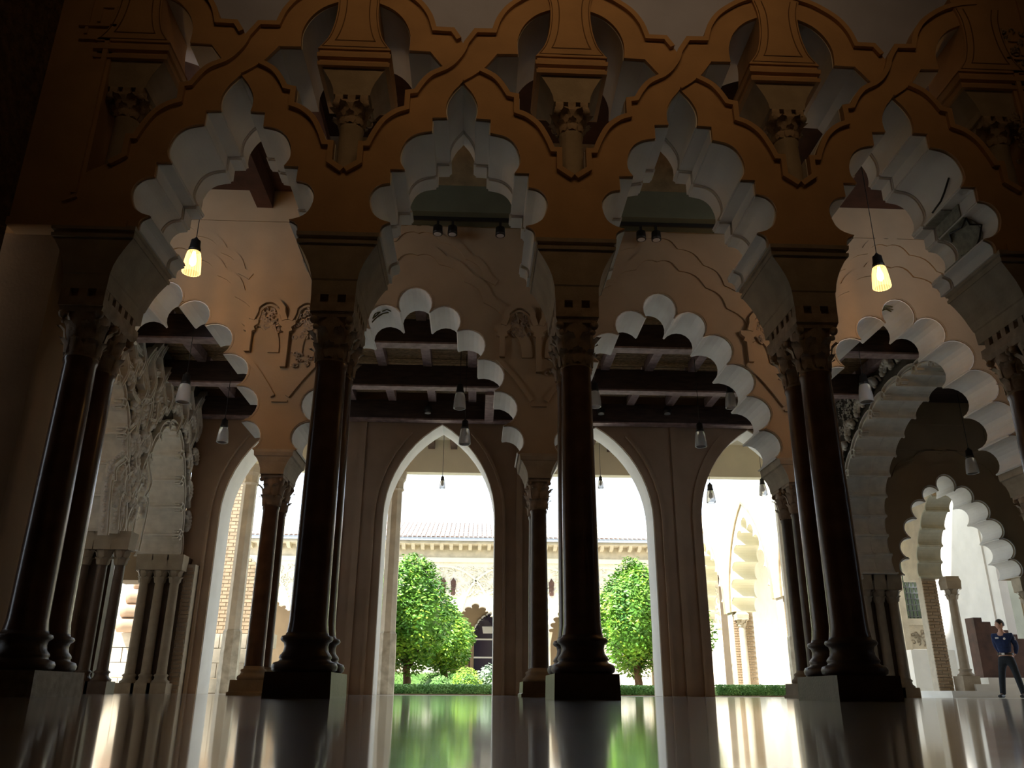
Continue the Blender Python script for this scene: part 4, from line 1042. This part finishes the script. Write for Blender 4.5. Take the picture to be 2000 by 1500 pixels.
def pendant(x, y, z, ztop, label, lit=False, s=1.0):
    s *= 1.0 if lit else 1.15
    t = empty('pendant_lamp', (x, y, z), label, 'pendant lamp')
    b = MB(); b.tube([(0, 0, .27*s), (0, 0, ztop-z)], .006, 5); b.build('cord', M_black, t)
    b = MB(); b.lathe([(.012, .31*s), (.03*s, .28*s), (.055*s, .26*s), (.062*s, .16*s), (.07*s, .155*s), (.07*s, .12*s), (.05*s, .11*s)], 0, 0, 16); b.build('socket', M_black, t)
    b = MB(); n = 36; prof = [(.055, .12), (.075, .10), (.088, .03), (.098, -.06), (.105, -.16), (.098, -.17), (.088, -.165)]
    vs = []; fs = []
    for (r, zz) in prof:
        for k in range(n):
            a = 2*PI*k/n; q = r*s*(1+.035*(1 if k % 2 else -1)); vs.append((q*math.cos(a), q*math.sin(a), zz*s))
    for i in range(len(prof)-1):
        for k in range(n): fs.append((i*n+k, i*n+(k+1) % n, (i+1)*n+(k+1) % n, (i+1)*n+k))
    b.add(vs, fs, True); b.build('glass_shade', M_rlit if lit else M_glass, t)
    b = MB(); b.lathe([(.018*s, .11*s), (.022*s, .06*s), (.040*s, .0), (.034*s, -.05*s), (.01*s, -.075*s)], 0, 0, 12); b.build('bulb', M_fil if lit else M_pale, t)
    if lit:
        l = bpy.data.lights.new('lamp_light', 'POINT'); l.energy = LAMP_W; l.color = (1, .47, .12); l.shadow_soft_size = .012
        o = bpy.data.objects.new('lamp_light', l); COL.objects.link(o); o.location = (x, y, z-.10*s)
LAMP_W = 32
M_fil.node_tree.nodes['Principled BSDF'].inputs['Emission Strength'].default_value = 14
pendant(-2.630, 3.3, 5.669, 7.95, 'glowing pendant lamp in the left arch', True, 1.18)
pendant(7.124, 3.3, 5.708, 7.95, 'glowing pendant lamp in the right arch', True, 1.18)
pendant(1.025, 7.60, 5.212, 6.42, 'unlit glass pendant in the left middle arch, the nearer and higher of two', False, 0.95)
pendant(1.126, 8.30, 4.725, 6.42, 'unlit glass pendant against the left garden arch, lower of two', False, 0.95)
pendant(3.580, 7.60, 5.296, 6.42, 'unlit glass pendant touching the right side of the central dark column', False, 0.95)
pendant(5.740, 8.30, 4.758, 6.42, 'unlit glass pendant before the plaster between the right garden arches', False, 0.95)
pendant(6.182, 7.60, 5.319, 6.42, 'unlit glass pendant under the right middle lobed arch edge', False, 0.90)
pendant(-3.633, 6.40, 4.830, 6.42, 'dim unlit pendant before the left carved screen', False, 1.00)
pendant(-3.492, 8.30, 4.670, 6.42, 'unlit glass pendant at the left of the left pointed arch', False, 0.90)
pendant(8.218, 6.40, 5.080, 6.42, 'dim unlit pendant beside the right carved screen', False, 1.00)
pendant(11.088, 8.30, 4.310, 6.42, 'unlit glass pendant in front of the dark right porch wall', False, 0.95)
pendant(0.501, 13.40, 4.992, 6.62, 'small far pendant hanging in the left garden arch', False, 0.60)
pendant(4.521, 13.40, 5.055, 6.62, 'small far pendant hanging in the right garden arch', False, 0.60)
pendant(7.334, 13.40, 4.793, 6.62, 'small far pendant at the left edge of the right pointed arch', False, 0.95)
pendant(8.703, 13.40, 4.987, 6.62, 'small far pendant beside the right slender columns', False, 0.85)
pendant(12.578, 27.00, 4.874, 6.4, 'tiny pendant inside the sunlit side gallery', False, .9)
for x, z, lb in ((.207, 6.247, 'small ball spotlight on the far beam left of the high pendant'), (4.24, 6.303, 'small ball spotlight on the far beam right of the central column'), (5.80, 6.334, 'small ball spotlight on the far beam left of the right pendants')):
    t = empty('ball_spotlight', (x, 11.12, z-.05), lb, 'spotlight')
    b = MB(); b.ball((0, 0, 0), .10, n=12, m=8); b.build('housing', M_black, t)
    b = MB(); b.lathe([(.07, -.07), (.075, -.10), (.05, -.105)], 0, 0, 12); b.build('lens', M_glass, t)
    b = MB(); b.tube([(0, .02, .05), (0, .07, .2)], .015, 5); b.build('bracket', M_black, t)

# painted bird traces on two soffit lobes are only faint: small raised brush strokes
# ================================================================== GUARD
def skinned(name, joints, edges, m, parent, sub=2):
    me = bpy.data.meshes.new(name); me.from_pydata([j[0] for j in joints], edges, []); me.materials.append(m)
    o = bpy.data.objects.new(name, me); COL.objects.link(o); o.parent = parent
    md = o.modifiers.new('skin', 'SKIN'); md.use_smooth_shade = True
    if not me.skin_vertices: me.attributes
    lay = me.skin_vertices[0].data if len(me.skin_vertices) else None
    if lay is None:
        bpy.context.view_layer.objects.active = o
    return o, me
def skin_obj(name, joints, edges, m, parent, sub=2):
    bm = bmesh.new(); L = bm.verts.layers.skin.verify(); vs = []
    for i, (p, r) in enumerate(joints):
        v = bm.verts.new(p); v[L].radius = r if isinstance(r, tuple) else (r, r); v[L].use_root = (i == 0); vs.append(v)
    for a, c in edges: bm.edges.new((vs[a], vs[c]))
    me = bpy.data.meshes.new(name); bm.to_mesh(me); bm.free(); me.materials.append(m)
    o = bpy.data.objects.new(name, me); COL.objects.link(o); o.parent = parent
    a = o.modifiers.new('skin', 'SKIN'); a.use_smooth_shade = True
    s_ = o.modifiers.new('sub', 'SUBSURF'); s_.levels = sub; s_.render_levels = sub
    return o
G = empty('person', (14.08, 13.15, 0), 'man in navy shirt and dark trousers standing with hands behind his back', 'person', rz=math.radians(-52))
# body in one piece (skin), pelvis is the root
J = [((0, 0, .95), (.11, .075)), ((0, .01, 1.15), (.12, .085)), ((0, .0, 1.35), (.16, .11)), ((0, .01, 1.46), (.08, .07)), ((0, -.005, 1.54), .052), ((0, -.01, 1.60), .055),
     ((.10, 0, .90), .085), ((.17, -.01, .50), .056), ((.23, .02, .10), .038), ((.245, -.10, .04), .036),
     ((-.10, 0, .90), .085), ((-.16, -.02, .50), .056), ((-.22, 0, .10), .038), ((-.235, -.12, .04), .036),
     ((.185, .01, 1.42), .062), ((.22, .135, 1.17), .042), ((.12, .21, .98), .033), ((.03, .225, .96), .028),
     ((-.185, .01, 1.42), .062), ((-.22, .135, 1.17), .042), ((-.12, .21, .97), .033), ((-.03, .235, .94), .028)]
Ed = [(0, 1), (1, 2), (2, 3), (3, 4), (4, 5), (0, 6), (6, 7), (7, 8), (8, 9), (0, 10), (10, 11), (11, 12), (12, 13), (2, 14), (14, 15), (15, 16), (16, 17), (2, 18), (18, 19), (19, 20), (20, 21)]
skin_obj('body', J, Ed, M_skin, G)
k_ = 1.13
JS = [((0, .0, .955), (.158, .122)), ((0, .0, 1.15), (.158, .118)), ((0, -.005, 1.34), (.185, .13)), ((0, .01, 1.45), (.10, .09)), ((0, 0, 1.50), .066),
      ((.195, .01, 1.41), .078), ((.225, .14, 1.17), .062), ((.15, .21, .99), .047), ((-.195, .01, 1.41), .078), ((-.225, .14, 1.17), .062), ((-.15, .21, .98), .047)]
skin_obj('shirt', JS, [(0, 1), (1, 2), (2, 3), (3, 4), (2, 5), (5, 6), (6, 7), (2, 8), (8, 9), (9, 10)], M_navy, G)
JT = [((0, .0, .985), (.150, .112)), ((0, .0, .90), (.165, .125)), ((.105, 0, .82), .098), ((.165, -.01, .50), .078), ((.225, .01, .12), .068), ((.228, .005, .07), .07), ((-.105, 0, .82), .098), ((-.16, -.02, .50), .078), ((-.215, -.01, .12), .068), ((-.218, -.015, .07), .07)]
skin_obj('trousers', JT, [(0, 1), (1, 2), (2, 3), (3, 4), (4, 5), (1, 6), (6, 7), (7, 8), (8, 9)], M_trs, G)
for sx, fy in ((.24, .0), (-.23, -.02)):
    skin_obj('shoe', [((sx, fy+.06, .05), (.058, .05)), ((sx, fy-.07, .048), (.060, .048)), ((sx+.01, fy-.21, .04), (.052, .038))], [(0, 1), (1, 2)], M_black, G)
# belt and buckle
b = MB(); vs = []; fs = []
for i, (z, k) in enumerate(((.965, 1), (1.005, 1))):
    for q in range(24):
        a = 2*PI*q/24; vs.append((.174*math.cos(a), .138*math.sin(a), z))
fs = [(q, (q+1) % 24, 24+(q+1) % 24, 24+q) for q in range(24)]; b.add(vs, fs, True); b.build('belt', M_black, G)
b = MB(); b.box(-.03, .03, -.150, -.136, .962, 1.008); b.build('buckle', M_pale, G)
# face turned to his right
H = empty('head', (0, -.01, 1.60)); H.parent = G; H.rotation_euler = (0, 0, math.radians(-48))
b = MB(); n, mm = 20, 16
vs = []; fs = []
for i in range(mm+1):
    th = PI*i/mm
    for q in range(n):
        a = 2*PI*q/n; x = .076*math.sin(th)*math.cos(a); y = .098*math.sin(th)*math.sin(a); z = .118*math.cos(th)
        if z < 0: x *= 1-.28*(-z/.118)**1.3; y = y*(1-.12*(-z/.118)) - .012*(-z/.118)
        f = math.exp(-((z+.012)/.022)**2)*math.exp(-(x/.014)**2)
        if y < 0: y -= .026*f; y += .008*math.exp(-((z-.018)/.012)**2)*math.exp(-((abs(x)-.032)/.016)**2); y -= .008*math.exp(-((z+.055)/.012)**2)*math.exp(-(x/.03)**2)
        if y < 0: y -= .010*math.exp(-((z+.098)/.018)**2)*math.exp(-(x/.025)**2)
        vs.append((x, y, z+.07))
for i in range(mm):
    for q in range(n): fs.append((i*n+q, (i+1)*n+q, (i+1)*n+(q+1) % n, i*n+(q+1) % n))
b.add(vs, fs, True); b.build('face', M_skin, H)
b = MB(); vs2 = []; fs2 = []
for i in range(9):
    th = PI*.60*i/8
    for q in range(n):
        a = 2*PI*q/n; front = max(0, -math.sin(a)); t2 = th*(1-.48*front); vs2.append((.083*math.sin(t2)*math.cos(a), .106*math.sin(t2)*math.sin(a)+.003, .127*math.cos(t2)+.07))
for i in range(8):
    for q in range(n): fs2.append((i*n+q, (i+1)*n+q, (i+1)*n+(q+1) % n, i*n+(q+1) % n))
b.add(vs2, fs2, True); b.build('hair', M_hair, H)
for sx in (-1, 1):
    b = MB(); b.ball((sx*.080, .012, .062), .010, .020, .032, 8, 6); b.build('ear', M_skin, H)
    b = MB(); b.ball((sx*.031, -.083, .088), .012, .008, .008, 8, 6); b.build('eye', M_pale, H)
    b = MB(); b.ball((sx*.031, -.0905, .088), .005, .003, .005, 6, 4); b.build('pupil', M_hair, H)
    b = MB(); b.tube([(sx*.016, -.094, .108), (sx*.032, -.092, .113), (sx*.048, -.082, .108)], .004, 5); b.build('eyebrow', M_hair, H)
b = MB(); b.tube([(-.022, -.094, .016), (0, -.101, .018), (.022, -.094, .016)], .005, 5); b.build('mouth', mat('lips', (.45, .18, .15), .5, .05, 5, 0), H)
# badges
b = MB(); b.box(-.115, -.04, -.128, -.120, 1.335, 1.372); b.build('chest_print', M_pale, G)
b = MB(); b.ball((.085, -.118, 1.33), .028, .006, .028, 12, 6); b.build('round_badge', M_pale, G)
b = MB(); b.ball((.262, .03, 1.335), .014, .036, .044, 12, 6); b.build('sleeve_patch', mat('patch_cloth', (.42, .45, .55), .8, .3, 60, 0), G)
# hands clasped behind the back: palm, four fingers and a thumb each
for sx, bx, bz in ((1, .02, .958), (-1, -.02, .938)):
    hd = [((sx*.06, .225, bz+.01), (.022, .016)), ((sx*.0, .238, bz), (.036, .014))]
    jo = list(hd); ed = [(0, 1)]
    for f, (dz, ln) in enumerate(((.030, .075), (.010, .085), (-.010, .08), (-.030, .062))):
        i0 = len(jo); jo += [((-sx*.035, .243, bz+dz*.9), .009), ((-sx*(.035+ln*.55), .250, bz+dz*.9-.006), .0085), ((-sx*(.035+ln*.8), .238, bz+dz*.9-.016), .0075)]
        ed += [(1, i0), (i0, i0+1), (i0+1, i0+2)]
    i0 = len(jo); jo += [((sx*.01, .250, bz+.04), .0105), ((-sx*.015, .258, bz+.062), .009)]; ed += [(1, i0), (i0, i0+1)]
    skin_obj('hand', jo, ed, M_skin, G)
# bench like dark object and small items near the right pier base
b = MB(); b.box(-.02, .02, -.02, .02, 0, 1.0); b.loft([(0, -.14, .14, -.14, .14), (.03, -.12, .12, -.12, .12)]); b.box(-.14, .14, -.01, .01, .78, 1.02); tag(b.build('sign_stand', M_black, None, (7.35, 7.4, 0)), 'small dark sign stand left of the right dark twin column', 'sign stand')
